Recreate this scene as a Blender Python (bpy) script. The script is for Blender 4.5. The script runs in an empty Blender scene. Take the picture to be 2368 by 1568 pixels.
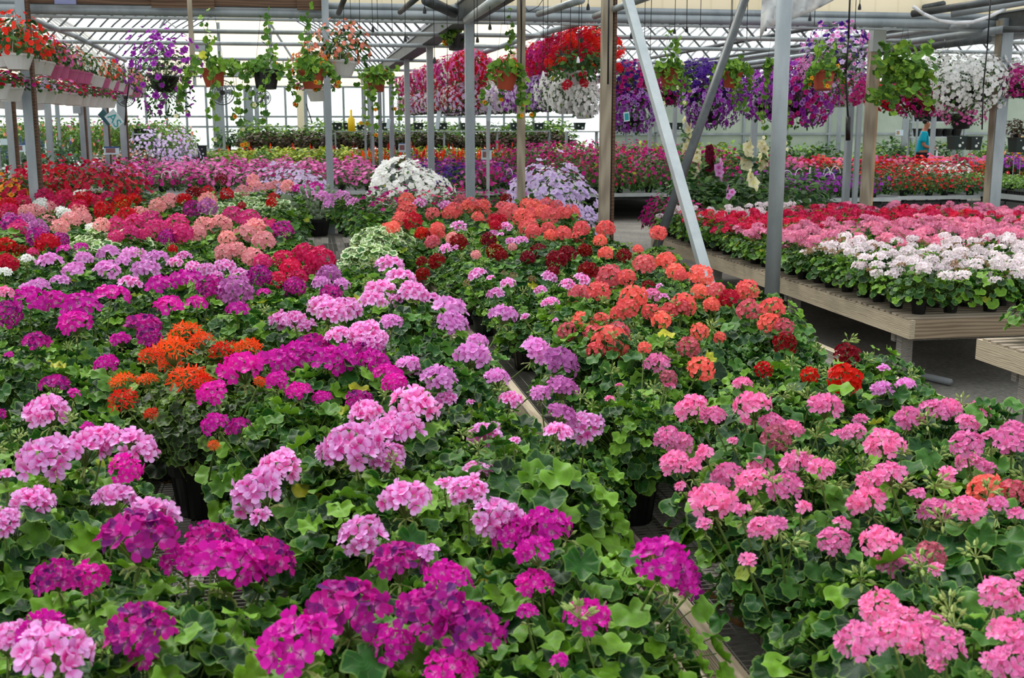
import bpy, math, random
import numpy as np
from mathutils import Vector, Matrix

# ------------------------------------------------------------------ camera model (used to read positions off the photo onto real planes)
F = 2650.0; H = 1.8
PT = math.atan(501 / F); AZ = math.atan(479 / F * math.cos(PT))
sp, cp, sa, ca = math.sin(PT), math.cos(PT), math.sin(AZ), math.cos(AZ)
def ray(px, py):
    u = (px - 1184) / F; v = -(py - 784) / F
    return (u*ca + sa*cp + v*sa*sp, -u*sa + ca*cp + v*ca*sp, -sp + v*cp)
def on_z(px, py, z):
    d = ray(px, py); t = (z - H) / d[2]; return Vector((d[0]*t, d[1]*t, z))
def on_y(px, py, y):
    d = ray(px, py); t = y / d[1]; return Vector((d[0]*t, y, H + d[2]*t))
def proj(x, y, z):
    z -= H
    r = x*ca - y*sa; f = x*sa*cp + y*ca*cp - z*sp; u = x*sa*sp + y*ca*sp + z*cp
    if f < .05: return (-9999, -9999, f)
    return (1184 + F*r/f, 784 - F*u/f, f)
def seen(x, y, z, m=60):
    a, b, f = proj(x, y, z)
    return f > .05 and -m < a < 2368 + m and -m < b < 1568 + m

C = bpy.context.scene.collection
R = random.Random(11)

# ------------------------------------------------------------------ mesh helpers
class MB:
    def __init__(s): s.v = []; s.f = []; s.uv = []; s.mi = []; s.n = 0
    def add(s, v, f, uv=None, mi=0):
        v = np.asarray(v, dtype=float); o = s.n
        s.v.append(v); s.n += len(v)
        s.uv.append(np.zeros((len(v), 2)) if uv is None else np.asarray(uv, dtype=float))
        for q in f: s.f.append(tuple(i + o for i in q))
        s.mi.extend([mi] * len(f))
    def box(s, a, b, mi=0):
        (x0, y0, z0), (x1, y1, z1) = a, b
        v = [(x0,y0,z0),(x1,y0,z0),(x1,y1,z0),(x0,y1,z0),(x0,y0,z1),(x1,y0,z1),(x1,y1,z1),(x0,y1,z1)]
        s.add(v, [(0,3,2,1),(4,5,6,7),(0,1,5,4),(1,2,6,5),(2,3,7,6),(3,0,4,7)], None, mi)
    def tube(s, p, q, r, n=8, mi=0, r2=None, cap=True):
        p = Vector(p); q = Vector(q); d = (q - p)
        if d.length < 1e-6: return
        d.normalize(); a = d.orthogonal().normalized(); b = d.cross(a); r2 = r if r2 is None else r2
        v = []
        for c, rr in ((p, r), (q, r2)):
            for i in range(n):
                t = 2*math.pi*i/n; v.append(c + a*math.cos(t)*rr + b*math.sin(t)*rr)
        f = [(i, (i+1) % n, n+(i+1) % n, n+i) for i in range(n)]
        if cap: f += [tuple(range(n))[::-1], tuple(range(n, 2*n))]
        s.add([tuple(x) for x in v], f, None, mi)
    def path(s, pts, r, n=6, mi=0):
        for a, b in zip(pts[:-1], pts[1:]): s.tube(a, b, r, n, mi)
    def bar(s, p, q, w, h, mi=0):           # rectangular bar from p to q, w sideways, h up
        p = Vector(p); q = Vector(q); d = (q-p).normalized()
        up = Vector((0,0,1)) if abs(d.z) < .9 else Vector((0,1,0))
        sd = d.cross(up).normalized()*w/2; u = sd.cross(d).normalized()*h/2
        v = [tuple(c + x*sd + y*u) for c in (p, q) for x, y in ((-1,-1),(1,-1),(1,1),(-1,1))]
        s.add(v, [(0,1,2,3),(7,6,5,4),(0,4,5,1),(1,5,6,2),(2,6,7,3),(3,7,4,0)], None, mi)
    def lathe(s, prof, n=20, c=(0,0,0), mi=0, close=True):
        v = []
        for r, z in prof:
            for i in range(n):
                t = 2*math.pi*i/n; v.append((c[0]+r*math.cos(t), c[1]+r*math.sin(t), c[2]+z))
        f = []
        for k in range(len(prof)-1):
            for i in range(n): f.append((k*n+i, k*n+(i+1) % n, (k+1)*n+(i+1) % n, (k+1)*n+i))
        s.add(v, f, None, mi)
    def mesh(s, name, mats, smooth=False):
        me = bpy.data.meshes.new(name)
        v = np.concatenate(s.v) if s.v else np.zeros((0, 3)); uv = np.concatenate(s.uv) if s.uv else np.zeros((0, 2))
        me.from_pydata(v.tolist(), [], s.f)
        for m in mats: me.materials.append(m)
        if s.f:
            me.polygons.foreach_set('material_index', s.mi)
            if smooth: me.polygons.foreach_set('use_smooth', [True]*len(s.f))
            l = me.uv_layers.new(name='UVMap'); idx = np.empty(len(me.loops), dtype=np.int32)
            me.loops.foreach_get('vertex_index', idx); l.data.foreach_set('uv', uv[idx].ravel())
        me.update(); return me

def rot_from(nrm, xdir):
    z = np.array(nrm, dtype=float); z /= np.linalg.norm(z) + 1e-9
    x = np.array(xdir, dtype=float); x = x - z*np.dot(x, z)
    if np.linalg.norm(x) < 1e-4: x = np.array((1., .3, .2)); x = x - z*np.dot(x, z)
    x /= np.linalg.norm(x); y = np.cross(z, x)
    return np.stack([x, y, z], axis=1)

def ob(name, me, parent=None, loc=None, mat4=None):
    o = bpy.data.objects.new(name, me); C.objects.link(o)
    if parent is not None: o.parent = parent
    if mat4 is not None: o.matrix_basis = mat4
    elif loc is not None: o.location = loc
    return o
def slot(o, m, i=0):
    o.material_slots[i].link = 'OBJECT'; o.material_slots[i].material = m; return o
def empty(name, loc, label=None, cat=None, group=None, rz=0, sc=1):
    o = bpy.data.objects.new(name, None); C.objects.link(o); o.location = loc; o.rotation_euler = (0, 0, rz); o.scale = (sc, sc, sc)
    o.empty_display_size = .05
    return tag(o, label, cat, group)
def tag(o, label=None, cat=None, group=None, kind=None):
    if label: o['label'] = label
    if cat: o['category'] = cat
    if group: o['group'] = group
    if kind: o['kind'] = kind
    return o
ORD = 'zeroth first second third fourth fifth sixth seventh eighth ninth tenth eleventh twelfth'.split()
def nth(n):
    if n < len(ORD): return ORD[n]
    s = 'th' if n % 100 in (11, 12, 13) else {1: 'st', 2: 'nd', 3: 'rd'}.get(n % 10, 'th')
    return f'{n}{s}'

# ------------------------------------------------------------------ materials
def srgb(*c):
    return tuple((x/12.92 if x <= .04045 else ((x+.055)/1.055)**2.4) for x in c) + (1.,)
def newmat(name):
    m = bpy.data.materials.new(name); m.use_nodes = True; nt = m.node_tree; nt.nodes.clear()
    out = nt.nodes.new('ShaderNodeOutputMaterial'); return m, nt, out
def N(nt, t, **k):
    n = nt.nodes.new(t)
    for a, b in k.items():
        if a.startswith('i'): n.inputs[int(a[1:])].default_value = b
        else: setattr(n, a, b)
    return n
def L(nt, a, ai, b, bi): nt.links.new(a.outputs[ai], b.inputs[bi])
def mixc(nt, fac, a, b, mode='MIX'):
    n = nt.nodes.new('ShaderNodeMix'); n.data_type = 'RGBA'; n.blend_type = mode
    for sock, val in ((0, fac), (6, a), (7, b)):
        if isinstance(val, tuple) and len(val) == 2 and hasattr(val[0], 'outputs'): nt.links.new(val[0].outputs[val[1]], n.inputs[sock])
        else: n.inputs[sock].default_value = val
    return (n, 2)
def maths(nt, op, a, b=0., c=0.):
    n = nt.nodes.new('ShaderNodeMath'); n.operation = op
    for i, val in enumerate((a, b, c)):
        if isinstance(val, tuple): nt.links.new(val[0].outputs[val[1]], n.inputs[i])
        else: n.inputs[i].default_value = val
    return (n, 0)
def ramp(nt, src, stops):
    n = nt.nodes.new('ShaderNodeValToRGB'); e = n.color_ramp.elements
    while len(e) < len(stops): e.new(.5)
    for i, (p, c) in enumerate(stops): e[i].position = p; e[i].color = c if len(c) == 4 else (*c, 1)
    nt.links.new(src[0].outputs[src[1]], n.inputs[0]); return (n, 0)
def surf(nt, out, col, rough=.6, spec=.3, transl=0., metal=0., bump=None, tcol=None):
    p = nt.nodes.new('ShaderNodeBsdfPrincipled')
    p.inputs['Roughness'].default_value = rough; p.inputs['Specular IOR Level'].default_value = spec; p.inputs['Metallic'].default_value = metal
    if isinstance(col, tuple) and hasattr(col[0], 'outputs'): nt.links.new(col[0].outputs[col[1]], p.inputs['Base Color'])
    else: p.inputs['Base Color'].default_value = col
    if bump is not None:
        b = nt.nodes.new('ShaderNodeBump'); b.inputs['Strength'].default_value = bump[1]; b.inputs['Distance'].default_value = bump[2] if len(bump) > 2 else .01
        nt.links.new(bump[0][0].outputs[bump[0][1]], b.inputs['Height']); nt.links.new(b.outputs[0], p.inputs['Normal'])
    if transl > 0:
        t = nt.nodes.new('ShaderNodeBsdfTranslucent'); src = tcol or col
        if hasattr(src[0], 'outputs'): nt.links.new(src[0].outputs[src[1]], t.inputs[0])
        else: t.inputs[0].default_value = src
        mx = nt.nodes.new('ShaderNodeMixShader'); mx.inputs[0].default_value = transl
        nt.links.new(p.outputs[0], mx.inputs[1]); nt.links.new(t.outputs[0], mx.inputs[2]); nt.links.new(mx.outputs[0], out.inputs[0])
    else: nt.links.new(p.outputs[0], out.inputs[0])
    return p
def leaf_mat(name, dark, mid, bright, zone=.0, edge=None, yellow=.03, rough=.5):
    m, nt, out = newmat(name)
    g = N(nt, 'ShaderNodeNewGeometry'); uv = N(nt, 'ShaderNodeUVMap'); sx = N(nt, 'ShaderNodeSeparateXYZ'); L(nt, uv, 0, sx, 0)
    oi = N(nt, 'ShaderNodeObjectInfo')
    rnd = maths(nt, 'FRACT', maths(nt, 'MULTIPLY_ADD', (oi, 5) if False else (oi, oi.outputs.find('Random')), 3.7, (g, g.outputs.find('Random Per Island'))))
    c = ramp(nt, rnd, [(0, dark), (.45, mid), (.86, bright), (1-yellow, bright), (1., srgb(.80, .78, .22) if yellow else bright)])
    veins = maths(nt, 'ABSOLUTE', maths(nt, 'SUBTRACT', maths(nt, 'FRACT', maths(nt, 'MULTIPLY', (sx, 1), 9.)), .5))
    vm = maths(nt, 'MULTIPLY', maths(nt, 'GREATER_THAN', veins, .44), .22)
    c = mixc(nt, vm, c, srgb(.45, .62, .30))
    rim = maths(nt, 'MULTIPLY', maths(nt, 'GREATER_THAN', (sx, 0), .90), .35); c = mixc(nt, rim, c, srgb(.55, .68, .34))
    if zone > 0:
        z = maths(nt, 'COMPARE', (sx, 0), .55, .14)
        c = mixc(nt, maths(nt, 'MULTIPLY', z, zone), c, srgb(.16, .13, .08))
    if edge is not None:
        nz = N(nt, 'ShaderNodeTexNoise'); nz.inputs['Scale'].default_value = 60.
        e = maths(nt, 'GREATER_THAN', maths(nt, 'ADD', (sx, 0), maths(nt, 'MULTIPLY', (nz, 0), .3)), .88)
        c = mixc(nt, e, c, edge)
    surf(nt, out, c, rough, .25, .22)
    return m
def petal_mat(name, body, eye, alt, blotch=None, altp=.35, eyer=.35, tr=.3):
    m, nt, out = newmat(name)
    g = N(nt, 'ShaderNodeNewGeometry'); uv = N(nt, 'ShaderNodeUVMap'); sx = N(nt, 'ShaderNodeSeparateXYZ'); L(nt, uv, 0, sx, 0)
    oi = N(nt, 'ShaderNodeObjectInfo')
    c = ramp(nt, (sx, 0), [(0, eye), (eyer, eye), (min(.98, eyer+.3), body), (1, body)])
    if blotch is not None:
        f = maths(nt, 'MULTIPLY', (sx, 1), maths(nt, 'SUBTRACT', 1.15, (sx, 0)))
        c = mixc(nt, f, c, blotch)
    rp = maths(nt, 'MULTIPLY', maths(nt, 'POWER', (g, g.outputs.find('Random Per Island')), 1.6), altp)
    c = mixc(nt, rp, c, alt)
    hs = N(nt, 'ShaderNodeHueSaturation'); nt.links.new(c[0].outputs[c[1]], hs.inputs['Color'])
    v = maths(nt, 'MULTIPLY_ADD', (oi, oi.outputs.find('Random')), .3, .85); nt.links.new(v[0].outputs[0], hs.inputs['Value'])
    h = maths(nt, 'MULTIPLY_ADD', (oi, oi.outputs.find('Random')), .016, .492); nt.links.new(h[0].outputs[0], hs.inputs['Hue'])
    surf(nt, out, (hs, 0), .55, .2, tr)
    return m
def plain(name, col, rough=.6, spec=.3, metal=0., noise=None, transl=0., col2=None, bump=0., stretch=(1, 1, 1)):
    m, nt, out = newmat(name)
    if noise:
        tc = N(nt, 'ShaderNodeTexCoord'); mp = N(nt, 'ShaderNodeMapping'); mp.inputs['Scale'].default_value = stretch; L(nt, tc, 3, mp, 0)
        nz = N(nt, 'ShaderNodeTexNoise'); nz.inputs['Scale'].default_value = noise; nz.inputs['Detail'].default_value = 6; nz.inputs['Roughness'].default_value = .65; L(nt, mp, 0, nz, 0)
        c = ramp(nt, (nz, 0), [(.3, col), (.7, col2 or col)])
        surf(nt, out, c, rough, spec, transl, metal, ((nz, 0), bump) if bump else None)
    else: surf(nt, out, col, rough, spec, transl, metal)
    return m
def wood(name, c1, c2, axis=1, scale=3.):
    m, nt, out = newmat(name)
    tc = N(nt, 'ShaderNodeTexCoord'); mp = N(nt, 'ShaderNodeMapping')
    s = [9., 9., 9.]; s[axis] = .8; mp.inputs['Scale'].default_value = s; L(nt, tc, 3, mp, 0)
    nz = N(nt, 'ShaderNodeTexNoise'); nz.inputs['Scale'].default_value = 1.6; nz.inputs['Detail'].default_value = 3; L(nt, mp, 0, nz, 0)
    w = N(nt, 'ShaderNodeTexWave'); w.inputs['Scale'].default_value = scale; w.inputs['Distortion'].default_value = 9.; w.inputs['Detail'].default_value = 3.
    w.bands_direction = 'Z'; L(nt, mp, 0, w, 0)
    f = maths(nt, 'MULTIPLY_ADD', (w, 1), .45, maths(nt, 'MULTIPLY', (nz, 0), .6))
    c = ramp(nt, f, [(.2, c1), (.75, c2)])
    surf(nt, out, c, .75, .2, 0, 0, (f, .25, .004)); return m

M = {}
M['leaf'] = leaf_mat('geranium_leaf', srgb(.05,.18,.07), srgb(.15,.36,.11), srgb(.43,.62,.14), zone=.16, yellow=.010)
M['leafdk'] = leaf_mat('ivy_geranium_leaf', srgb(.04,.17,.09), srgb(.11,.31,.12), srgb(.29,.50,.15), zone=.1, yellow=.006)
M['leafstar'] = leaf_mat('dark_zoned_leaf', srgb(.12,.18,.11), srgb(.17,.28,.12), srgb(.38,.52,.16), zone=.6, yellow=.0)
M['leafvar'] = leaf_mat('variegated_leaf', srgb(.28,.46,.24), srgb(.36,.54,.28), srgb(.52,.68,.32), edge=srgb(.86,.91,.74), yellow=.0)
M['leafsm'] = leaf_mat('bedding_leaf', srgb(.09,.22,.11), srgb(.16,.33,.14), srgb(.30,.48,.17), yellow=.01)
M['leaflt'] = leaf_mat('fresh_green_leaf', srgb(.22,.38,.14), srgb(.34,.52,.18), srgb(.52,.68,.22), yellow=.02)
M['leaflime'] = leaf_mat('lime_leaf', srgb(.40,.48,.10), srgb(.58,.66,.14), srgb(.76,.80,.26), yellow=.1)
M['leafpurple'] = leaf_mat('dark_coleus_leaf', srgb(.13,.06,.08), srgb(.24,.10,.12), srgb(.30,.20,.14), yellow=.0)
M['leafblue'] = leaf_mat('grey_green_leaf', srgb(.22,.34,.26), srgb(.32,.45,.34), srgb(.45,.58,.42), yellow=.0)
M['stem'] = plain('green_stem', srgb(.36,.44,.20), .6)
M['stembr'] = plain('brown_stem', srgb(.45,.36,.22), .7)
M['bud'] = plain('green_bud', srgb(.50,.62,.30), .5, noise=30., col2=srgb(.62,.66,.38))
M['potg'] = plain('dark_green_pot_plastic', srgb(.06,.12,.10), .38, .45)
M['potb'] = plain('black_pot_plastic', srgb(.04,.045,.05), .42, .4)
M['potw'] = plain('white_pot_plastic', srgb(.86,.86,.85), .45, .4, transl=.15)
M['potpink'] = plain('pink_pot_plastic', srgb(.80,.42,.60), .45, .4, transl=.1)
M['terra'] = plain('terracotta_pot_plastic', srgb(.62,.27,.17), .5, .3)
M['soil'] = plain('potting_soil', srgb(.13,.09,.07), .95, .1, noise=60., col2=srgb(.22,.16,.12))
M['tag'] = plain('white_tag', srgb(.85,.9,.93), .5)
W_ = srgb(.95,.95,.92)
def pm(k, body, eye=None, alt=None, blotch=None, altp=.35, eyer=.25, tr=.3):
    M[k] = petal_mat(k + '_petal', srgb(*body), srgb(*(eye or body)), srgb(*(alt or body)), None if blotch is None else srgb(*blotch), altp, eyer, tr)
pm('P', (.97,.76,.96), (.95,.42,.76), (.95,.60,.90), (.94,.12,.60), .5, .36)
pm('M', (.90,.12,.70), (.97,.62,.86), (.72,.08,.60), None, .6, .12)
pm('D', (.82,.10,.60), (.93,.50,.82), (.36,.08,.42), None, 1., .14)
pm('L', (.95,.67,.92), (.92,.42,.80), (.86,.52,.82), (.94,.44,.82), .5, .15)
pm('V', (.85,.50,.80), (.76,.34,.68), (.56,.26,.50), None, .8, .2)
pm('K', (.97,.57,.80), (.97,.72,.84), (.88,.30,.56), (.96,.42,.66), .4, .2)
pm('H', (.87,.20,.52), (.92,.42,.68), (.72,.12,.42), None, .6, .2)
pm('C', (.99,.45,.43), (.97,.54,.50), (.92,.28,.36), None, .5, .2)
pm('F', (.92,.43,.50), (.94,.62,.62), (.78,.30,.38), None, .8, .2)
pm('S', (.84,.04,.16), (.80,.05,.08), (.66,.03,.07), None, .6, .2)
pm('R', (.58,.01,.10), (.50,.02,.06), (.32,.01,.06), None, .7, .2)
pm('W', (.98,.66,.68), (.99,.76,.75), (.94,.48,.55), None, .5, .2)
pm('N', (1.,1.,1.), (.93,.95,.86), (.90,.90,.86), None, .4, .2)
pm('T', (.82,.42,.52), (.88,.62,.64), (.60,.28,.34), None, .8, .2)
pm('O', (.97,.28,.10), (.95,.50,.15), (.88,.16,.08), None, .5, .1)
pm('X', (.66,.52,.38), (.58,.42,.28), (.50,.36,.24), None, .8, .2)
pm('Q', (.84,.08,.36), (.90,.32,.52), (.72,.06,.32), None, .5, .2)
pm('pk', (.93,.42,.74), (.98,.78,.88), (.85,.30,.66), None, .5, .15)
pm('mg', (.78,.10,.52), (.60,.05,.40), (.86,.24,.62), None, .5, .2)
pm('pu', (.66,.18,.72), (.46,.08,.58), (.78,.34,.82), None, .5, .2)
pm('vi', (.30,.13,.56), (.20,.06,.40), (.40,.16,.62), None, .5, .2)
pm('ve', (.72,.50,.84), (.32,.12,.45), (.82,.70,.90), None, .5, .3)
pm('ll', (.91,.83,.97), (.76,.62,.86), (.84,.74,.93), None, .5, .05, .35)
pm('wh', (1.,1.,1.), (.93,.96,.78), (.96,.97,.96), None, .4, .03, .4)
pm('rd', (.76,.02,.22), (.62,.03,.10), (.88,.14,.24), None, .5, .2)
pm('rw', (.88,.08,.12), (.80,.04,.08), (.95,.25,.25), None, .5, .2)
pm('yl', (1.,.99,.84), (.97,.92,.55), (.98,.97,.84), None, .5, .2)
pm('or', (.97,.60,.12), (.85,.30,.08), (.98,.75,.20), None, .5, .3)
pm('sa', (.96,.56,.46), (.98,.75,.60), (.90,.42,.36), None, .5, .3)
pm('bl', (.36,.38,.66), (.40,.40,.70), (.50,.50,.76), None, .5, .3)
pm('mr', (.44,.05,.18), (.30,.03,.12), (.54,.10,.24), None, .5, .3)
M['steel'] = plain('galvanised_steel', srgb(.52,.56,.58), .5, .4, .35, 3.5, 0, srgb(.66,.69,.70), 0, (1,1,.35))
M['steeldk'] = plain('weathered_dark_steel', srgb(.25,.27,.28), .5, .4, .3, 5., 0, srgb(.36,.38,.38))
M['alu'] = plain('pale_aluminium', srgb(.66,.70,.71), .4, .5, .4, 4., 0, srgb(.76,.79,.79))
M['postwood'] = wood('weathered_post_wood', srgb(.53,.49,.42), srgb(.66,.62,.54), 2, .7)
M['newwood'] = wood('pale_orange_wood', srgb(.66,.55,.43), srgb(.78,.67,.54), 2, .7)
M['benchwood'] = wood('weathered_bench_board', srgb(.56,.51,.43), srgb(.76,.71,.61), 1)
M['benchwoodx'] = wood('weathered_end_board', srgb(.44,.38,.31), srgb(.62,.55,.46), 0, 1.4)
M['slat'] = wood('bench_slat', srgb(.48,.44,.38), srgb(.66,.61,.54), 0, 1.2)
M['beamwood'] = wood('dark_beam_wood', srgb(.28,.21,.16), srgb(.42,.33,.26), 0, 1.)
M['bluewood'] = wood('painted_blue_wood', srgb(.44,.46,.60), srgb(.56,.58,.72), 0)
M['greywood'] = wood('grey_plank', srgb(.42,.41,.39), srgb(.62,.60,.57), 1)
M['wire'] = plain('wire_mesh_steel', srgb(.55,.54,.50), .5, .4, .4)
M['black'] = plain('black_plastic', srgb(.05,.05,.055), .45, .4)
M['cable'] = plain('black_cable', srgb(.07,.07,.08), .6)
M['white'] = plain('white_plastic', srgb(.88,.89,.90), .5)
M['pvc'] = plain('grey_pipe', srgb(.55,.57,.58), .5)
M['concrete'] = plain('concrete_block', srgb(.42,.41,.39), .9, .1, 0, 12., 0, srgb(.56,.55,.53), .3)
M['signteal'] = plain('teal_ink', srgb(.16,.62,.64), .6)
M['signblue'] = plain('blue_ink', srgb(.18,.32,.55), .6)
M['signwhite'] = plain('sign_card', srgb(.82,.90,.93), .6)
M['signdark'] = plain('dark_teal_card', srgb(.20,.36,.38), .6)  # one even dark teal, the card's own colour
M['photo'] = plain('printed_flower_picture', srgb(.62,.25,.35), .5, .3, 0, 30., 0, srgb(.45,.5,.42))
M['whitedot'] = plain('white_hole_disc', srgb(.88,.90,.88), .5)
M['dkgreen'] = plain('dark_green_planter_plastic', srgb(.07,.15,.14), .4, .4)
M['yellow'] = plain('yellow_plastic', srgb(.95,.80,.15), .5)

# flat petal and leaf templates
def leaf_t(nang, rings, seed):
    r = random.Random(seed); ph = r.random()*6.28; k = r.choice((4, 5, 6, 7)); amp = r.uniform(.12, .28); bowl = r.uniform(-.15, .42)
    v = [(-.12, 0, 0)]; uv = [(0, .05)]; rs = [1.] if rings == 1 else [.55, 1.]
    for q in rs:
        for i in range(nang):
            t = 2*math.pi*i/nang - math.pi
            e = min(abs(t - math.pi), abs(t + math.pi))
            RR = 1 - .72*math.exp(-(e/.32)**2)
            if q == 1.: RR *= 1 + (.085*math.cos(7*t + .3) + (.03*math.cos(27*t) if nang > 16 else 0))
            x = q*RR*math.cos(t) - .12*(1-q); y = q*RR*math.sin(t)*1.05
            z = bowl*q*q + amp*q**3*math.cos(k*t + ph)
            v.append((x, y, z)); uv.append((q, (i+.5)/nang))
    f = [(0, 1+i, 1+(i+1) % nang) for i in range(nang)]
    if rings == 2: f += [(1+i, 1+nang+i, 1+nang+(i+1) % nang, 1+(i+1) % nang) for i in range(nang)]
    return np.array(v), f, np.array(uv)
LEAF_HI = [leaf_t(30, 2, s) for s in range(7)]
LEAF_MID = [leaf_t(15, 1, s) for s in range(5)]
LEAF_LO = [leaf_t(8, 1, s) for s in range(4)]
BLADE = (np.array([(0,0,0),(.35,.22,.05),(.35,-.22,.05),(.75,.2,.06),(.75,-.2,.06),(1,0,-.05)]), [(0,2,1),(1,2,4,3),(3,4,5)], np.array([(0,.05),(.4,.3),(.4,.7),(.8,.3),(.8,.7),(1,.5)]))
def petal_t(w, l=1., cup=.25, simple=False, tipw=1.):
    if simple:
        v = [(.05,0,0),(.6*l,w*.5,cup*.4),(l,w*.32,cup*.6),(l,-w*.32,cup*.6),(.6*l,-w*.5,cup*.4)]
        return np.array(v), [(0,4,3,2,1)], np.array([(0,0),(.6,0),(1,0),(1,0),(.6,0)])
    v = [(.04,0,0),(.5*l,w*.42,cup*.35),(.48*l,0,cup*.1),(.5*l,-w*.42,cup*.35),(.88*l,w*.42*tipw,cup*.9),(1.02*l,0,cup*.7),(.88*l,-w*.42*tipw,cup*.9)]
    return np.array(v), [(0,2,1),(0,3,2),(1,2,5,4),(2,3,6,5)], np.array([(0,0),(.5,0),(.5,0),(.5,0),(.9,0),(1,0),(.9,0)])
PET = petal_t(.80); PET_S = petal_t(.8, simple=True); PET_STAR = petal_t(.30, 1.1, .1, tipw=.55)
def put(mb, T, pos, rot, s, mi=0, uvy=None):
    v = (T[0]*s) @ rot.T + np.asarray(pos); uv = T[2]
    if uvy is not None: uv = uv.copy(); uv[:, 1] = uvy
    mb.add(v, T[1], uv, mi)

def floret(mb, pos, nrm, s, r, T, n=5, mi=0, jit=.25):
    x0 = (r.gauss(0, 1), r.gauss(0, 1), r.gauss(0, 1)); B = rot_from(nrm, (0, 0, 1) if r.random() < .8 else x0)
    for k in range(n):
        a = 2*math.pi*k/n + r.uniform(-.15, .15); tilt = r.uniform(.05, .35)*1.2*jit*4
        x = np.array((math.cos(a), math.sin(a), tilt*.6)); z = np.array((-math.cos(a)*tilt*.6, -math.sin(a)*tilt*.6, 1.))
        rot = B @ rot_from(z, x)
        upper = 1. if math.cos(a) > .35 else 0.
        put(mb, T, pos, rot, s*r.uniform(.88, 1.1), mi, upper)

def umbel(kind, lod, seed):
    """flower head about .10 m wide, centre at origin, pedicels meeting below"""
    r = random.Random(seed); mb = MB()
    Rr = .046; base = np.array((0, 0, -.030))
    spec = dict(single=(22, 5, PET, .019, 1.35), ball=(38, 7, PET, .0138, 2.15), star=(26, 5, PET_STAR, .021, 1.3), small=(7, 5, PET, .018, .9), spent=(26, 3, PET_S, .010, 1.9))[kind]
    n, npet, T, s, tmax = spec
    if lod >= 1: n = int(n*(1.2 if kind == 'ball' else .72)); T = PET_S if kind != 'star' else PET_STAR; s *= 1.12; npet = min(npet, 5)
    if lod >= 2: n = int(n*.75); s *= 1.15; npet = 4
    ga = 2.39996
    for i in range(n):
        t = math.acos(1 - (i+.5)/n*(1-math.cos(tmax))); a = i*ga + r.uniform(-.2, .2); t += r.uniform(-.1, .1)
        nrm = np.array((math.sin(t)*math.cos(a), math.sin(t)*math.sin(a), math.cos(t)))
        rr = Rr*r.uniform(.88, 1.08)*(.62 if kind == 'small' else 1)*(.72 if kind == 'spent' else 1)
        pos = nrm*rr*np.array((1, 1, .78 if kind in ('single', 'star') else .95))
        floret(mb, pos, nrm + np.array([r.uniform(-.35, .35) for _ in range(3)]), s, r, T, npet, 0, .25 if kind != 'ball' else .5)
        if lod == 0 and kind != 'ball' or (lod == 0 and t > 1.1):
            mb.tube(base, pos*.93, .0011, 3, 1, cap=False)
    if lod == 0 and kind in ('single', 'small', 'star'):
        for i in range(6):
            a = r.random()*6.28; e = np.array((math.cos(a)*.018, math.sin(a)*.018, -.030 - r.uniform(0, .012)))
            mb.tube(base, e, .0012, 3, 2, cap=False); mb.tube(e, e + np.array((math.cos(a)*.007, math.sin(a)*.007, -.007)), .0026, 5, 2, .0012)
    if lod >= 1: mb.tube((0, 0, -.14), (0, 0, .01), .0022, 3, 1, cap=False)
    return mb.mesh(f'flower_head_{kind}', [M['P'], M['stem'], M['bud']])
def budcluster(seed):
    r = random.Random(seed); mb = MB()
    for i in range(12):
        t = r.uniform(.3, 2.2); a = r.random()*6.28; q = r.uniform(.014, .024)
        e = np.array((math.sin(t)*math.cos(a)*q, math.sin(t)*math.sin(a)*q, math.cos(t)*q + .002))
        mb.tube((0, 0, -.005), e, .001, 3, 0, cap=False)
        d = e/np.linalg.norm(e)*.010; mb.tube(e, e + d*.6, .0030, 5, 0, .0036, cap=False); mb.tube(e + d*.6, e + d*1.4, .0036, 5, 0, .0008)
    mb.tube((0, 0, -.12), (0, 0, 0), .0018, 4, 1, cap=False)
    return mb.mesh('bud_cluster', [M['bud'], M['stem']])

def foliage(rad, hgt, n, ls, T, seed, mat, z0=.12, petiole=True, base=.22, lod=0):
    r = random.Random(seed); mb = MB()
    for i in range(n):
        t = math.acos(max(-1, 1 - (i+.5)/n*1.22)); a = i*2.39996 + r.uniform(-.3, .3)
        s = r.uniform(.80, 1.08) if r.random() < .78 else r.uniform(.45, .8)
        d = np.array((math.sin(t)*math.cos(a), math.sin(t)*math.sin(a), math.cos(t)))
        bump = 1 + .13*math.sin(2.1*a + seed)*math.sin(t) + .08*math.cos(3*a + 2*seed)
        pos = np.array((rad*s*d[0]*bump, rad*s*d[1]*bump, z0 + hgt*(base + (1-base)*s*d[2]*bump)))
        nrm = d*np.array((.75, .75, .5)) + np.array((r.gauss(0, .33), r.gauss(0, .33), .62))
        rot = rot_from(nrm, np.array((d[0], d[1], -.35*math.sin(t))) + np.array((r.gauss(0, .3), r.gauss(0, .3), 0)))
        sz = ls*r.uniform(.62, 1.15)
        put(mb, r.choice(T), pos, rot, sz, 0)
        if petiole: mb.tube((d[0]*.02, d[1]*.02, z0 + .02 + hgt*.15*r.random()), pos - rot[:, 2]*.001, .0022, 3, 1, .0014, cap=False)
    return mb.mesh('foliage', [mat, M['stem']], smooth=(lod == 0))

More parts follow.
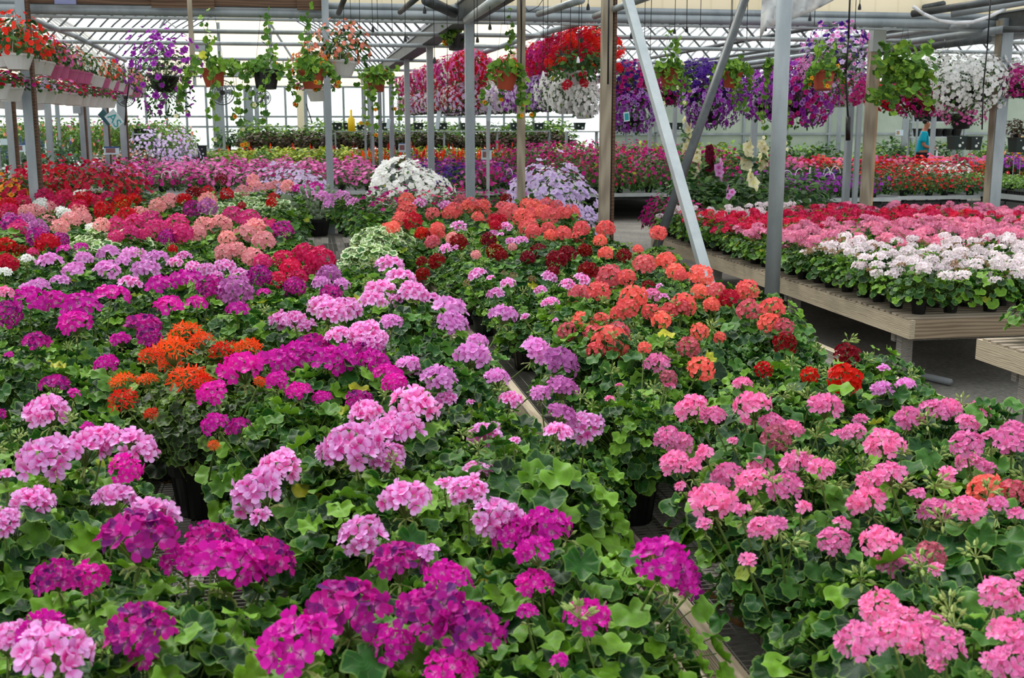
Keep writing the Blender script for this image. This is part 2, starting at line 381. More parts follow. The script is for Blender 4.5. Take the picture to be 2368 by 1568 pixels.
def pot_mesh(r0, r1, h, mat, n=24, rim=True, ribs=False):
    mb = MB(); t = .004
    pr = [(r0, 0)] + ([(r0 + (r1-r0)*.8, h*.82), (r1+.004, h*.82), (r1+.006, h), (r1-t, h), (r1-t, h*.86)] if rim else [(r1, h), (r1-t, h), (r1-t, h*.86)])
    mb.lathe(pr, n); mb.lathe([(r1-t, h*.86), (.0005, h*.88)], n, mi=1); mb.lathe([(r0, 0), (.0005, 0)], n)
    if ribs:
        for i in range(12):
            a = i*math.pi/6; mb.tube((r0*math.cos(a), r0*math.sin(a), .004), ((r1-.004)*math.cos(a), (r1-.004)*math.sin(a), h*.8), .004, 4, 0)
    return mb.mesh('pot', [mat, M['soil']], smooth=False)
# ================================================================== geraniums on the two wire benches
ZB = .50
XA = .90                      # right edge of the first wire bench
# heads seen in the photo: x y width colour  (colour letter = palette above)
HEADS_A = '''20 1490 110 P;120 1525 170 P;95 1470 110 M;325 1470 150 D;330 1535 75 M;130 1345 100 D;205 1345 95 M;320 1260 175 D;350 1210 130 P;490 1262 120 D;430 1310 110 M;530 1322 165 M;620 1305 125 D;
75 1170 95 P;8 1210 75 P;265 1165 100 P;15 1112 50 P;105 1072 130 P;200 1048 110 P;305 1045 115 P;240 1020 85 P;290 1090 75 M;112 962 100 P;95 955 70 M;125 897 65 D;172 915 35 M;200 996 38 M;5 965 40 D;
600 1145 130 P;647 1090 100 P;605 1205 60 P;940 1165 120 P;842 1250 118 P;925 1312 130 D;990 1292 65 L;1032 1350 110 M;1232 1360 88 M;1150 1212 120 P;1192 1245 105 M;1262 1232 115 M;1240 1285 90 M;
800 1430 185 D;690 1505 180 M;900 1500 110 M;1010 1432 165 D;1092 1472 150 D;965 1410 90 M;1220 1425 55 M;1357 1435 105 M;1292 1535 50 M;1040 1562 120 M;1528 1312 140 M;1565 1345 110 D;1592 1368 55 M;
955 950 125 P;925 1005 115 P;850 962 80 P;890 1012 95 P;820 1040 140 P;775 1055 90 P;895 1065 90 P;1105 1100 75 P;1082 1142 90 P;1030 1130 55 P;1122 1015 80 P;1032 930 55 P;1180 930 55 P;1090 937 20 P;1292 1010 68 P;1352 995 90 P;1190 1025 25 P;
1297 965 70 V;1300 905 75 V;1250 915 50 L;1150 880 60 L;1015 885 85 L;970 865 60 L;945 850 60 L;912 890 60 M;898 875 70 M;1092 830 85 L;1238 820 78 L;1290 845 88 V;1102 795 50 L;1165 735 65 L;905 750 52 L;1040 722 80 L;1045 755 75 L;
560 862 100 M;640 850 95 M;690 830 95 M;722 812 85 D;780 842 105 M;640 885 55 M;492 915 72 M;690 912 60 M;745 925 45 M;830 932 62 D;498 985 60 M;550 995 60 D;860 850 85 M;850 820 85 D;
430 782 90 O;465 795 60 O;400 822 110 O;350 832 60 O;520 822 70 O;572 815 70 O;395 850 60 O;285 890 60 O;340 885 50 O;435 888 100 O;470 895 60 O;288 932 70 O;350 960 36 O;495 1032 24 O;600 885 30 O;
85 797 62 D;245 847 55 M;278 790 46 M;330 762 80 D;345 785 60 D;175 755 78 M;188 715 88 M;258 692 70 M;72 700 70 M;125 707 66 M;18 727 55 D;392 715 60 M;455 705 42 M;547 722 48 M;490 668 60 D;20 825 24 M;
430 655 80 M;370 665 55 M;545 675 75 V;600 640 48 D;680 665 44 D;610 680 28 M;760 640 50 V;742 657 36 L;765 682 45 D;790 662 36 L;115 610 50 L;172 632 50 L;195 602 38 L;248 630 54 L;250 592 48 L;140 655 40 L;65 672 40 L;92 665 42 L;310 596 50 L;338 630 66 L;285 607 32 L;362 602 46 L;300 660 46 P;405 612 34 P;447 620 32 P;425 597 32 P;
12 680 36 K;350 510 70 H;362 532 60 H;312 517 36 H;302 540 34 H;320 546 34 H;410 520 50 H;420 542 48 H;388 550 36 D;270 522 34 H;268 550 32 H;445 485 44 D;480 480 40 V;540 500 42 H;577 510 42 H;620 530 40 H;652 536 46 D;
295 502 38 S;415 546 28 S;400 576 18 S;632 460 22 S;628 470 20 S;560 476 15 S;480 447 34 S;512 415 40 R;525 450 26 S;450 448 32 R;425 465 30 S;310 463 24 S;
395 462 26 W;325 495 30 W;365 477 30 W;385 472 30 W;480 465 34 W;585 417 52 W;560 445 36 W;620 437 32 W;640 430 30 W;665 432 30 W;590 432 34 W;475 525 48 W;455 541 36 W;510 520 40 W;565 545 60 W;595 540 60 W;590 530 40 W;610 558 44 W;525 552 34 W;520 586 40 W;547 580 38 W;585 597 44 W;
690 440 36 M;730 436 36 M;745 460 50 L;720 457 36 L;770 465 44 L;792 457 36 L;817 470 24 L;760 478 24 L;
705 592 56 Q;742 602 70 Q;655 602 42 Q;672 622 44 Q;722 627 38 Q;690 642 36 Q;642 647 36 Q;607 607 36 H;520 622 44 P;557 642 44 P;480 627 36 P;502 642 30 P;
900 620 80 P;925 650 60 P;880 680 66 P;862 702 56 P;955 682 60 P;985 705 64 P;802 722 66 P;745 712 60 P;765 732 90 P;655 750 60 P;682 742 50 P;705 760 50 P;782 782 60 P;842 780 84 P;862 802 60 P;842 802 50 P;870 790 60 P;925 700 48 P;
20 475 40 S;52 470 36 Q;102 455 36 Q;150 455 40 Q;190 462 38 S;215 466 36 Q;250 460 36 Q;240 488 36 S;282 470 40 S;180 482 36 Q;20 490 34 Q;130 470 30 Q;183 452 24 N;207 445 22 N;232 442 22 N;95 470 24 N;93 480 28 N;140 490 22 N;148 497 28 N;
80 492 40 W;60 490 28 W;115 482 26 W;165 510 34 W;182 495 36 W;190 506 36 W;112 512 26 W;140 526 32 W;5 495 20 W;212 530 24 N;235 522 30 W;
62 512 34 V;88 530 36 V;30 522 44 D;45 535 40 H;22 508 26 V;88 550 54 D;140 556 34 D;148 580 28 M;187 575 28 M;15 572 40 S;110 565 46 S;50 582 30 R;14 600 26 S;18 612 40 S;62 602 28 N;10 632 28 N;75 585 22 H'''
HEADS_B = '''940 465 34 C;940 487 36 C;925 508 30 C;910 527 28 C;895 528 22 C;955 512 36 S;1000 495 26 F;1010 530 30 C;1015 546 26 C;1040 496 30 C;1050 487 30 C;1080 480 28 C;1115 480 34 C;1105 505 24 C;1142 510 26 S;1155 510 26 S;1145 522 24 S;1165 487 38 F;1182 492 38 F;1205 452 24 P;1220 475 28 C;1236 480 30 C;1210 505 38 C;1232 500 34 C;1265 475 28 C;1255 490 28 C;1272 500 34 C;1287 477 24 C;1300 495 28 C;1320 495 34 C;1222 526 36 C;1232 537 32 C;1267 530 30 C;1272 545 26 C;1302 540 32 C;1345 530 34 C;1337 550 28 C;1400 530 38 C;1388 558 28 C;1400 587 30 C;1522 540 34 C;1475 577 20 C;1170 460 22 R;975 540 27 S;1090 470 24 F;1065 465 24 F;
970 475 28 P;1030 478 26 P;1060 530 32 P;1170 528 28 P;1140 541 20 P;1160 546 16 P;1180 560 22 P;1205 560 28 P;1030 578 28 P;1055 578 20 P;1047 552 28 W;1000 560 30 F;1060 562 36 R;1130 555 32 R;1145 582 34 R;1160 592 26 R;1010 605 34 R;975 605 22 R;978 635 30 R;1220 597 30 R;1245 585 38 R;1287 602 42 R;1312 588 36 R;1352 580 30 R;1360 627 40 R;1278 630 26 R;1443 592 30 R;1500 665 30 R;1000 545 28 R;1100 590 20 W;1185 572 18 W;
1105 640 40 P;1135 650 24 P;1187 640 28 X;1175 660 34 P;1145 685 38 P;1270 645 34 P;1345 650 34 P;1312 662 34 P;1272 705 40 P;1250 675 28 P;1215 740 30 P;1285 745 12 P;1325 645 26 X;1230 647 26 X;1165 632 18 X;1080 655 24 X;1535 692 24 P;1525 665 18 P;1510 685 36 K;1620 770 20 K;
1490 612 44 F;1540 605 40 C;1562 630 38 C;1410 645 58 F;1450 642 36 C;1340 682 44 F;1385 675 44 C;1465 692 62 C;1450 715 50 C;1345 745 48 C;1388 745 44 C;1435 730 48 C;1505 722 40 C;1312 768 44 F;1372 772 44 F;1410 795 92 C;1425 775 60 F;1378 812 44 C;1580 708 58 C;1530 742 44 C;1490 806 30 C;1548 720 40 C;1592 804 50 F;1618 768 42 C;
1620 640 50 C;1575 637 26 C;1617 675 34 C;1575 712 44 F;1657 672 36 F;1685 690 38 S;1728 673 46 C;1730 718 52 F;1645 706 34 C;1520 845 60 K;1545 875 40 T;1785 718 60 C;1778 750 50 C;1812 758 44 F;1815 795 52 R;1620 855 60 C;1665 781 28 C;1765 856 40 S;1872 870 42 S;1958 822 56 R;1955 878 72 S;1932 865 36 C;2040 860 36 L;2042 907 54 L;2095 895 46 L;1950 905 20 L;1715 893 46 K;
1600 950 76 K;1650 968 60 K;1740 948 86 K;1785 985 60 K;1830 998 54 K;1910 948 80 K;1795 1015 66 T;1545 1015 60 K;1575 1030 60 K;1560 1075 66 K;1600 1090 56 K;1632 1058 56 K;1725 980 30 K;1695 1025 26 K;1990 980 44 K;2100 974 66 K;1945 1015 50 K;1975 1005 56 K;2045 1035 86 K;2162 958 70 K;2195 950 60 K;2260 955 56 K;2235 985 56 K;2235 1035 80 K;2290 1018 50 K;2342 1030 88 K;2242 1075 60 K;2285 1090 50 K;2345 1000 60 K;1680 1108 76 K;1740 1120 76 K;1845 1080 80 K;1900 1090 60 K;1812 1132 80 K;1760 1085 60 K;1575 1130 30 K;2010 1118 60 K;2055 1105 76 K;2190 1108 56 K;2120 1150 44 K;1650 1168 105 K;1715 1190 50 K;1628 1222 46 K;1765 1228 70 K;1800 1218 50 K;1855 1182 48 K;2010 1170 90 K;1942 1218 46 K;1927 1260 80 K;2035 1262 90 K;2062 1305 76 K;2150 1285 66 T;2165 1325 46 K;2122 1305 50 K;1730 1305 50 K;2165 1190 80 K;2235 1185 80 K;2305 1178 60 K;2282 1136 78 C;2342 1142 66 F;2350 1200 50 K;2030 1410 90 K;2085 1440 80 K;1985 1492 100 K;2060 1470 90 K;2120 1490 90 K;2185 1495 90 K;2150 1455 80 K;2310 1385 100 K;2335 1478 96 K;2340 1545 110 K;2282 1535 26 K;2165 1545 50 K;2360 1340 40 K;
1410 930 30 K;1430 897 20 K;1545 900 34 K'''
def parse(s):
    out = []
    for e in s.replace('\n', '').split(';'):
        if e.strip():
            a, b, c, k = e.split(); out.append((float(a), float(b), float(c), k))
    return out
FAM = dict(P='P', M='M', D='M', L='L', V='L', K='K', H='H', C='C', F='C', S='S', R='R', W='W', N='N', O='O', X='P', Q='Q', T='K')
FNAME = dict(P='pale pink', M='magenta', L='lilac', K='bright pink', H='hot pink', C='coral', S='scarlet', R='dark red', W='salmon', N='white', O='orange star-flowered', Q='crimson', Z='flowerless', Y='white-edged leafed')
# roots fixed where the photo shows the pot
ANCH = [(470, 1183, 'O', 1.32, 0), (1463, 1203, 'K', 1.0, 1), (1120, 775, 'P', 1.0, 1), (1205, 826, 'P', 1.0, 1), (1845, 1600, 'K', 1.15, 1), (1560, 955, 'K', 1., 1), (60, 905, 'M', 1.2, 0), (170, 900, 'M', 1.1, 0)]
GAPS = [(395, 1150, 70), (380, 1230, 80), (480, 1215, 70), (640, 1380, 40), (1465, 1240, 36), (1525, 1300, 46), (1585, 1350, 36), (1665, 1435, 70), (1715, 1520, 60), (1660, 1540, 40), (1458, 1160, 44), (468, 1120, 60), (440, 1185, 55), (525, 1190, 36), (1122, 748, 28), (1203, 803, 26), (1165, 820, 60), (1160, 790, 50), (1250, 880, 40), (1200, 900, 36), (1640, 1010, 40), (1040, 740, 26), (975, 640, 22), (1290, 960, 40), (800, 560, 30), (740, 550, 60), (1330, 1060, 30), (1000, 690, 20)]
GW = [(on_z(a, b, ZB), (on_z(a + c, b, ZB) - on_z(a, b, ZB)).length) for a, b, c in GAPS]
VARIEG = [(600, 485, 46), (560, 470, 30), (640, 495, 40), (520, 500, 26), (240, 565, 36), (300, 585, 34), (210, 600, 26), (820, 575, 44), (880, 575, 36), (850, 610, 30), (470, 480, 26)]

class Plant: pass
def cluster(heads, side):
    hs = []
    for i, (px, py, w, k) in enumerate(heads):
        rr = random.Random(i*7 + 3); zh = ZB + .435 + rr.uniform(-.035, .045)
        p = on_z(px, py, zh); dist = proj(*p)[2]
        hs.append((p, min(.15, max(.035, w*dist/F)), k))
    hs.sort(key=lambda h: h[0].y)
    ps = []
    for a, b, fam, sc, s in ANCH:
        if s == side:
            q = Plant(); q.c = on_z(a, b, ZB); q.fam = fam; q.sc = sc; q.heads = []; q.fix = True; q.o = q.c.copy(); ps.append(q)
    for h in hs:
        fam = FAM[h[2]]; best = None; bd = 1e9
        lim = .23
        for q in ps:
            d = (Vector((h[0].x, h[0].y)) - Vector((q.c.x, q.c.y))).length
            l2 = .36 if q.fix else lim
            if (q.fam == fam or (h[2] in 'X')) and d < l2 and len(q.heads) < 9 and d < bd: best, bd = q, d
        if best is None:
            best = Plant(); best.c = Vector((h[0].x, h[0].y, ZB)); best.o = best.c.copy(); best.fam = fam; best.sc = R.uniform(.92, 1.08); best.heads = []; best.fix = False; ps.append(best)
        best.heads.append(h)
        if not best.fix:
            m = sum((x[0] for x in best.heads), Vector())/len(best.heads); best.c = Vector((m.x, m.y, ZB)); best.o = best.c.copy()
    return ps
def relax(ps, x0, x1, mind, it=80, y0=-9., y1=99.):
    for _ in range(it):
        for i, p in enumerate(ps):
            for q in ps[i+1:]:
                d = q.c - p.c; l = d.length
                if l < mind:
                    v = (d/l if l > 1e-5 else Vector((1, 0, 0)))*(mind - l)*.5
                    if not p.fix: p.c -= v*(1 if not q.fix else 2)
                    if not q.fix: q.c += v*(1 if not p.fix else 2)
        for p in ps:
            if not p.fix:
                d = p.c - p.o
                if d.length > .20: p.c = p.o + d*(.20/d.length)
                p.c.x = min(max(p.c.x, x0 + .13), x1 - .12); p.c.y = min(max(p.c.y, y0), y1); p.c.z = ZB
def fill(ps, x0, x1, y0, y1, step, md):
    k = 0; y = y0
    while y < y1:
        x = x0(y) + .15 if callable(x0) else x0 + .15
        while x < x1 - .1:
            k += 1; rr = random.Random(k*13 + 5)
            c = Vector((x + rr.uniform(-.06, .06), y + rr.uniform(-.06, .06), ZB))
            if seen(c.x, c.y, ZB + .3, 160) and all((q.c - c).length > md for q in ps) and all((g - c).length > r_ + .16 for g, r_ in GW):
                q = Plant(); q.c = c; q.o = c.copy(); q.fam = 'Z'; q.sc = rr.uniform(.9, 1.05); q.heads = []; q.fix = False; ps.append(q)
            x += step*(1. if y < 6 else 1.15)
        y += step*(1. if y < 6 else 1.15)
YA1 = 15.9
psA = cluster(parse(HEADS_A), 0); relax(psA, -9., XA, .27)
for a, b, r_ in VARIEG:
    q = Plant(); q.c = on_z(a, b + 10, ZB + .25); q.c.z = ZB; q.o = q.c.copy(); q.fam = 'Y'; q.sc = 1.; q.heads = []; q.fix = False
    psA = [p for p in psA if (p.c - q.c).length > .15 or p.heads]; psA.append(q)
relax(psA, -9., XA, .25, 30, 1.7, YA1 - .2)
fill(psA, lambda y: -.33*y - 1.1, XA, 2.05, YA1 - .1, .36, .31)
def covers(x, y, sc):
    c = proj(x, y, ZB + .24); k = F/max(c[2], .5); hw, hh = .215*sc*k, .235*sc*k*.95
    return any(((a - c[0])/(hw + r_*.45))**2 + ((b - c[1])/(hh + r_*.35))**2 < 1 for a, b, r_ in GAPS)
def clear_gaps(ps):
    out = []
    for p in ps:
        if p.fix or not covers(p.c.x, p.c.y, 1.): out.append(p); continue
        best = None
        for i in range(-7, 8):
            for j in range(-8, 9):
                dx, dy = i*.05, j*.05; c = Vector((p.c.x + dx, p.c.y + dy, ZB)); d = math.hypot(dx, dy)
                if (best is None or d < best[0]) and d < (.26 if p.heads else .45) and not covers(c.x, c.y, 1.) and all(q is p or (q.c - c).length > .19 for q in ps): best = (d, c)
        if best: p.c = best[1]; out.append(p)
        elif p.heads:
            near = [q for q in ps if q is not p and q.fam in (p.fam, {'L': 'P', 'P': 'L', 'O': 'O'}.get(p.fam)) and (q.c - p.c).length < .85 and not getattr(q, 'gone', 0)]
            if near and len(p.heads) <= 2 and p.fam == min(near, key=lambda q: (q.c - p.c).length).fam: min(near, key=lambda q: (q.c - p.c).length).heads.extend(p.heads); p.gone = True; p.heads = []
            else: p.small = True; out.append(p)
    return out
psA = clear_gaps(psA)
psB = cluster(parse(HEADS_B), 1); relax(psB, 1.0, 2.90, .27, 80, 1.7, 13.2)
fill(psB, 1.0, 2.66, 2.05, 13.3, .36, .31); psB = clear_gaps(psB)

UMB = {}
for kind in ('single', 'ball', 'star', 'small', 'spent'):
    for lod in (0, 1, 2): UMB[kind, lod] = [umbel(kind, lod, s*17 + lod) for s in range(3 if lod == 0 else 2)]
BUD = [budcluster(s) for s in range(3)]
FOL = {}
for key, mat in (('Z', M['leaf']), ('D', M['leafdk']), ('O', M['leafstar']), ('Y', M['leafvar'])):
    for lod, (n, T, nv) in enumerate(((270, LEAF_HI, 3), (180, LEAF_MID, 3), (110, LEAF_LO, 2))):
        FOL[key, lod] = [foliage(.235, .27, n, .034*(1 + .12*lod), T, s*31 + lod + ord(key), mat, lod=lod) for s in range(nv if key in 'ZD' else 1)]
POT_G = pot_mesh(.058, .075, .125, M['potg']); POT_B = pot_mesh(.060, .078, .135, M['potb'], ribs=True); POT_LO = pot_mesh(.058, .075, .125, M['potg'], 12)
mb = MB(); mb.tube((0, 0, 0), (0, 0, 1), 1., 6, 0, .8, cap=False); STALK = mb.mesh('flower_stalk', [M['stem']], True)
mb = MB(); mb.box((-.011, -.0006, 0), (.011, .0006, .07)); TAG = mb.mesh('plant_tag', [M['tag']])
DBL = set('SRHWCFQT')     # double, ball-shaped kinds

def set_plants(ps, bench, grp):
    ps.sort(key=lambda p: p.c.y)
    cnt = {}; fams = {}
    for p in ps: fams[p.fam] = fams.get(p.fam, 0) + 1
    for i, p in enumerate(ps):
        rr = random.Random(i*91 + len(ps)); d = p.c.y; lod = 0 if d < 5.2 else (1 if d < 9.5 else 2)
        cnt[p.fam] = cnt.get(p.fam, 0) + 1; k = cnt[p.fam]
        nh = len(p.heads)
        where = f'{nth(k)} nearest the camera' if k > 1 else 'nearest the camera'
        if fams[p.fam] == 1: where = 'the only one'
        hd = {0: '', 1: ' with one flower head', 2: ' with two flower heads', 3: ' with three flower heads'}.get(nh, ' with many flower heads')
        if p.fam == 'Z': lab = f'leafy green geranium without flowers on {bench}, {where} of these'
        elif p.fam == 'Y': lab = f'geranium with white-edged leaves and no flowers on {bench}, {where}'
        else: lab = f'{FNAME[p.fam]} geranium{hd} on {bench}, {where}'
        kname = {'Z': 'leafy_geranium', 'Y': 'variegated_geranium', 'O': 'star_geranium'}.get(p.fam, 'double_geranium' if p.fam in DBL else 'potted_geranium')
        root = empty(kname, p.c, lab, 'geranium', grp[0] if p.fam == 'Z' else f'{FNAME[p.fam]} geraniums on {bench}', 0)
        rz = rr.random()*6.28; s = p.sc
        po = ob('pot', (POT_B if p.fam in 'O' or rr.random() < .3 else POT_G) if lod < 2 else POT_LO, root, (0, 0, 0)); po.scale = (s, s, s)
        if lod == 0 and rr.random() < .35:
            t = ob('plant_tag', TAG, po, (.05, -.04, .10)); t.rotation_euler = (rr.uniform(-.2, .2), rr.uniform(-.2, .2), rr.random()*3)
        key = p.fam if p.fam in 'OY' else ('D' if p.fam in 'KCLR' and rr.random() < .7 or p.fam == 'Z' and rr.random() < .4 else 'Z')
        fo = ob('foliage', rr.choice(FOL[key, lod]), root, (0, 0, (s-1)*.12 + (.05 if p.fix else 0))); fo.rotation_euler = (rr.uniform(-.05, .05), rr.uniform(-.05, .05), rz)
        fs = (s if not p.fix else .80)*(.72 if getattr(p, 'small', 0) else 1)*rr.uniform(.93, 1.07)*(.9 if p.fam == 'Z' else 1.); fo.scale = (fs, fs, fs*rr.uniform(.9, 1.06))
        if p.fam == 'Y': fo.location.z += .05
        hs = list(p.heads)
        for (hp, w, col) in hs:
            loc = hp - p.c
            kind = 'star' if col == 'O' else 'spent' if col == 'X' else ('ball' if col in DBL or (lod > 0 and col in 'VD') else 'single')
            if w < .062 and kind == 'single' and lod < 2: kind = 'small'
            me = rr.choice(UMB[kind, lod]); sc = w/.104 if kind != 'small' else w/.075
            sc *= (1.04, 1.14, 1.24)[lod]
            out = Vector((loc.x, loc.y, 0)); tilt = out.normalized()*min(.5, out.length*1.5) if out.length > .01 else Vector()
            zax = Vector((tilt.x, tilt.y, 1)).normalized() + Vector((rr.uniform(-.15, .15), rr.uniform(-.3, .05), 0)); q = zax.to_track_quat('Z', 'Y').to_matrix().to_4x4()
            Mh = Matrix.Translation(loc) @ q @ Matrix.Rotation(rr.random()*6.28, 4, 'Z') @ Matrix.Scale(sc, 4)
            h = ob('flower_head', me, root, mat4=Mh); slot(h, M[col])
            if lod < 2:
                top = Mh @ Vector((0, 0, -.028)); bot = Vector((loc.x*.3, loc.y*.3, .12 + .05*rr.random())); dv = top - bot
                Ms = Matrix.Translation(bot) @ dv.to_track_quat('Z', 'Y').to_matrix().to_4x4() @ Matrix.Diagonal((.0032, .0032, dv.length, 1))
                ob('flower_stalk', STALK, h, mat4=Mh.inverted() @ Ms)
        if lod == 0 or (lod == 1 and rr.random() < .35):
            for _ in range(rr.choice((0, 1, 2)) if p.fam != 'K' else 3):
                a = rr.random()*6.28; q = rr.uniform(.05, .19)
                b = ob('bud_cluster', rr.choice(BUD), root, (math.cos(a)*q, math.sin(a)*q, .12 + .27*math.sqrt(max(.05, 1 - (q/.26)**2))*s + rr.uniform(.03, .09))); sc = rr.uniform(.8, 1.2); b.scale = (sc, sc, sc)
                b.rotation_euler = (rr.uniform(-.3, .3), rr.uniform(-.3, .3), 0)
for gx, gy in ((1125, 750), (1203, 803), (1458, 1160), (468, 1120), (1465, 1240), (1665, 1435)):
    for q in psA + psB:
        c = proj(q.c.x, q.c.y, ZB + .24); k = F/max(c[2], .5)
        if not q.fix and ((gx - c[0])/(.215*k))**2 + ((gy - c[1])/(.223*k))**2 < 1: print('COV', gx, gy, q.fam, len(q.heads), round(q.c.x, 2), round(q.c.y, 2), q.o[:2])
set_plants(psA, 'the first wire bench', ('leafy geraniums between the flowering ones, first bench',))
set_plants(psB, 'the second wire bench', ('leafy geraniums between the flowering ones, second bench',))
print('PLANTS A', len(psA), 'B', len(psB), 'heads', sum(len(p.heads) for p in psA + psB))
# ================================================================== the setting
def struct(name, me, mat4=None, loc=None, label=None):
    o = ob(name, me, None, loc, mat4); o['kind'] = 'structure'
    if label: o['label'] = label
    return o
YB = 14.0; ZG = 3.05; YE = 38.5; GX = [-12.04, -5.04, 1.96, 8.96, 15.96, 22.96]; RIDGE = 5.35
def floor_mat():
    m, nt, out = newmat('dusty_concrete_floor')
    tc = N(nt, 'ShaderNodeTexCoord'); n1 = N(nt, 'ShaderNodeTexNoise'); n1.inputs['Scale'].default_value = .9; n1.inputs['Detail'].default_value = 8; n1.inputs['Roughness'].default_value = .7; L(nt, tc, 3, n1, 0)
    n2 = N(nt, 'ShaderNodeTexNoise'); n2.inputs['Scale'].default_value = 28; n2.inputs['Detail'].default_value = 5; L(nt, tc, 3, n2, 0)
    f = maths(nt, 'MULTIPLY_ADD', (n2, 0), .4, maths(nt, 'MULTIPLY', (n1, 0), .6))
    c = ramp(nt, f, [(.3, srgb(.33,.32,.30)), (.5, srgb(.50,.49,.46)), (.7, srgb(.66,.64,.60))])
    surf(nt, out, c, .85, .2, bump=(f, .35, .02)); return m
mb = MB(); mb.box((-16, -1, -.1), (26, 42, 0)); struct('floor', mb.mesh('floor', [floor_mat()]), label='dusty grey concrete greenhouse floor')
def ribmat(name, c1, c2, transl=0., freq=3.2):
    m, nt, out = newmat(name)
    tc = N(nt, 'ShaderNodeTexCoord'); sx = N(nt, 'ShaderNodeSeparateXYZ'); L(nt, tc, 3, sx, 0)
    s = maths(nt, 'ABSOLUTE', maths(nt, 'SINE', maths(nt, 'MULTIPLY', (sx, 0), freq*math.pi)))
    nz = N(nt, 'ShaderNodeTexNoise'); nz.inputs['Scale'].default_value = .8; L(nt, tc, 3, nz, 0)
    f = maths(nt, 'MULTIPLY_ADD', maths(nt, 'LESS_THAN', s, .14), .35, (nz, 0))
    c = ramp(nt, f, [(.35, c1), (.95, c2)])
    surf(nt, out, c, .6, .2, transl, bump=((s, 0) if False else s, .1, .01)); return m
M['cream'] = ribmat('cream_ribbed_siding', srgb(1.,.97,.89), srgb(.95,.92,.82), .5)
def sheer(name, c, ct, mix):
    m, nt, out = newmat(name)
    t = N(nt, 'ShaderNodeBsdfTranslucent'); t.inputs[0].default_value = c; tr = N(nt, 'ShaderNodeBsdfTransparent'); tr.inputs[0].default_value = ct
    mx = N(nt, 'ShaderNodeMixShader'); mx.inputs[0].default_value = mix; L(nt, t, 0, mx, 1); L(nt, tr, 0, mx, 2); L(nt, mx, 0, out, 0); return m
M['glass'] = sheer('translucent_white_panel', srgb(.98,.99,.98), (.96,.98,.96,1), .6)
M['creamfar'] = sheer('translucent_cream_panel', srgb(.99,.965,.90), (.97,.93,.83,1), .5)  # even cream tint, part translucent and part see-through
def roofmat():
    m, nt, out = newmat('translucent_roof_panel')
    t = N(nt, 'ShaderNodeBsdfTranslucent'); t.inputs[0].default_value = (.95, .97, 1, 1); tr = N(nt, 'ShaderNodeBsdfTransparent')
    mx = N(nt, 'ShaderNodeMixShader'); mx.inputs[0].default_value = .78; L(nt, t, 0, mx, 1); L(nt, tr, 0, mx, 2); L(nt, mx, 0, out, 0); return m
M['roof'] = roofmat()
M['greenglass'] = plain('greenish_wall_panel', srgb(.66,.72,.66), .35, .4, 0, .7, .35, srgb(.80,.84,.78))
# partition of cream siding over the cross beam
mb = MB(); mb.box((-9, YB + .06, 3.16), (16, YB + .10, 4.6)); struct('wall_partition', mb.mesh('wall_partition', [M['cream']]), label='cream ribbed siding above the cross beam')
# cross beam (pipe with flat rail) and the wooden boards on it
mb = MB(); mb.tube((-9, YB, 3.045), (16, YB, 3.045), .058, 14); mb.box((-9, YB - .03, 3.10), (16, YB + .05, 3.17)); mb.box((-9, YB+.0, 2.955), (16, YB + .05, 2.985), 1)
struct('trim_beam', mb.mesh('trim_beam', [M['steel'], M['alu']], True), label='steel cross beam under the cream siding')
def board(x0, x1, z0, z1, m, lab, y=YB - .075, t=.035):
    mb = MB(); mb.box((x0, y - t, z0), (x1, y, z1)); struct('trim_board', mb.mesh('trim_board', [m]), label=lab)
bx = lambda px: on_y(px, 20, YB).x
board(bx(60), bx(735), 3.10, 3.215, M['beamwood'], 'long dark board along the cross beam')
board(bx(354), bx(498), 3.07, 3.215, M['beamwood'], 'short dark splice board on the cross beam', YB - .11)
board(bx(687), bx(752), 3.07, 3.215, M['beamwood'], 'short dark board end beside the pillar', YB - .11)
board(bx(133), bx(182), 3.09, 3.25, M['bluewood'], 'blue painted wooden block on the dark board', YB - .11)
# gutters
for i, x in enumerate(GX[1:4]):
    mb = MB(); mb.box((x - .13, 10.6, 2.99), (x + .13, YE, 3.02)); mb.box((x - .13, 10.6, 3.02), (x - .11, YE, 3.17), 0); mb.box((x + .11, 10.6, 3.02), (x + .13, YE, 3.17), 0); mb.box((x-.16, 10.6, 3.17), (x+.16, YE, 3.19), 1)
    struct('trim_gutter', mb.mesh('trim_gutter', [M['steeldk'], M['steel']]), label='long dark steel gutter running along the house')
# arched roofs: one object per slope, its rafters are its parts
PROF = [(0, .10), (.10, .48), (.24, .98), (.42, 1.50), (.62, 1.92), (.82, 2.18), (1., 2.30)]
for i in range(5):
    a, b = GX[i], GX[i+1]; m_ = (a + b)/2
    for (x0, x1) in ((a, m_), (b, m_)):
        pr = [(x0 + (x1-x0)*t, ZG + h) for t, h in PROF]; v = []
        for x, z in pr: v += [(x, YB + .15, z), (x, YE, z)]
        mb = MB(); mb.add(v, [(2*k, 2*k+2, 2*k+3, 2*k+1) for k in range(len(pr)-1)])
        rf = struct('roof_slope', mb.mesh('roof_slope', [M['roof']], True), label='translucent white arched roof slope with dark rafters')
        mb = MB()
        for k in range(len(pr)-1): mb.bar((pr[k][0], 0, pr[k][1] - .03), (pr[k+1][0], 0, pr[k+1][1] - .03), .035, .03)
        rme = mb.mesh('rafter', [M['steeldk']]); y = YB + .5
        while y < YE: ob('rafter', rme, rf, (0, y, 0)); y += 1.05
        for t in (3, 5):
            xx, zz = pr[t]; mb = MB(); mb.tube((xx, YB, zz - .07), (xx, YE, zz - .07), .014, 6); ob('purlin', mb.mesh('purlin', [M['steel']]), rf)
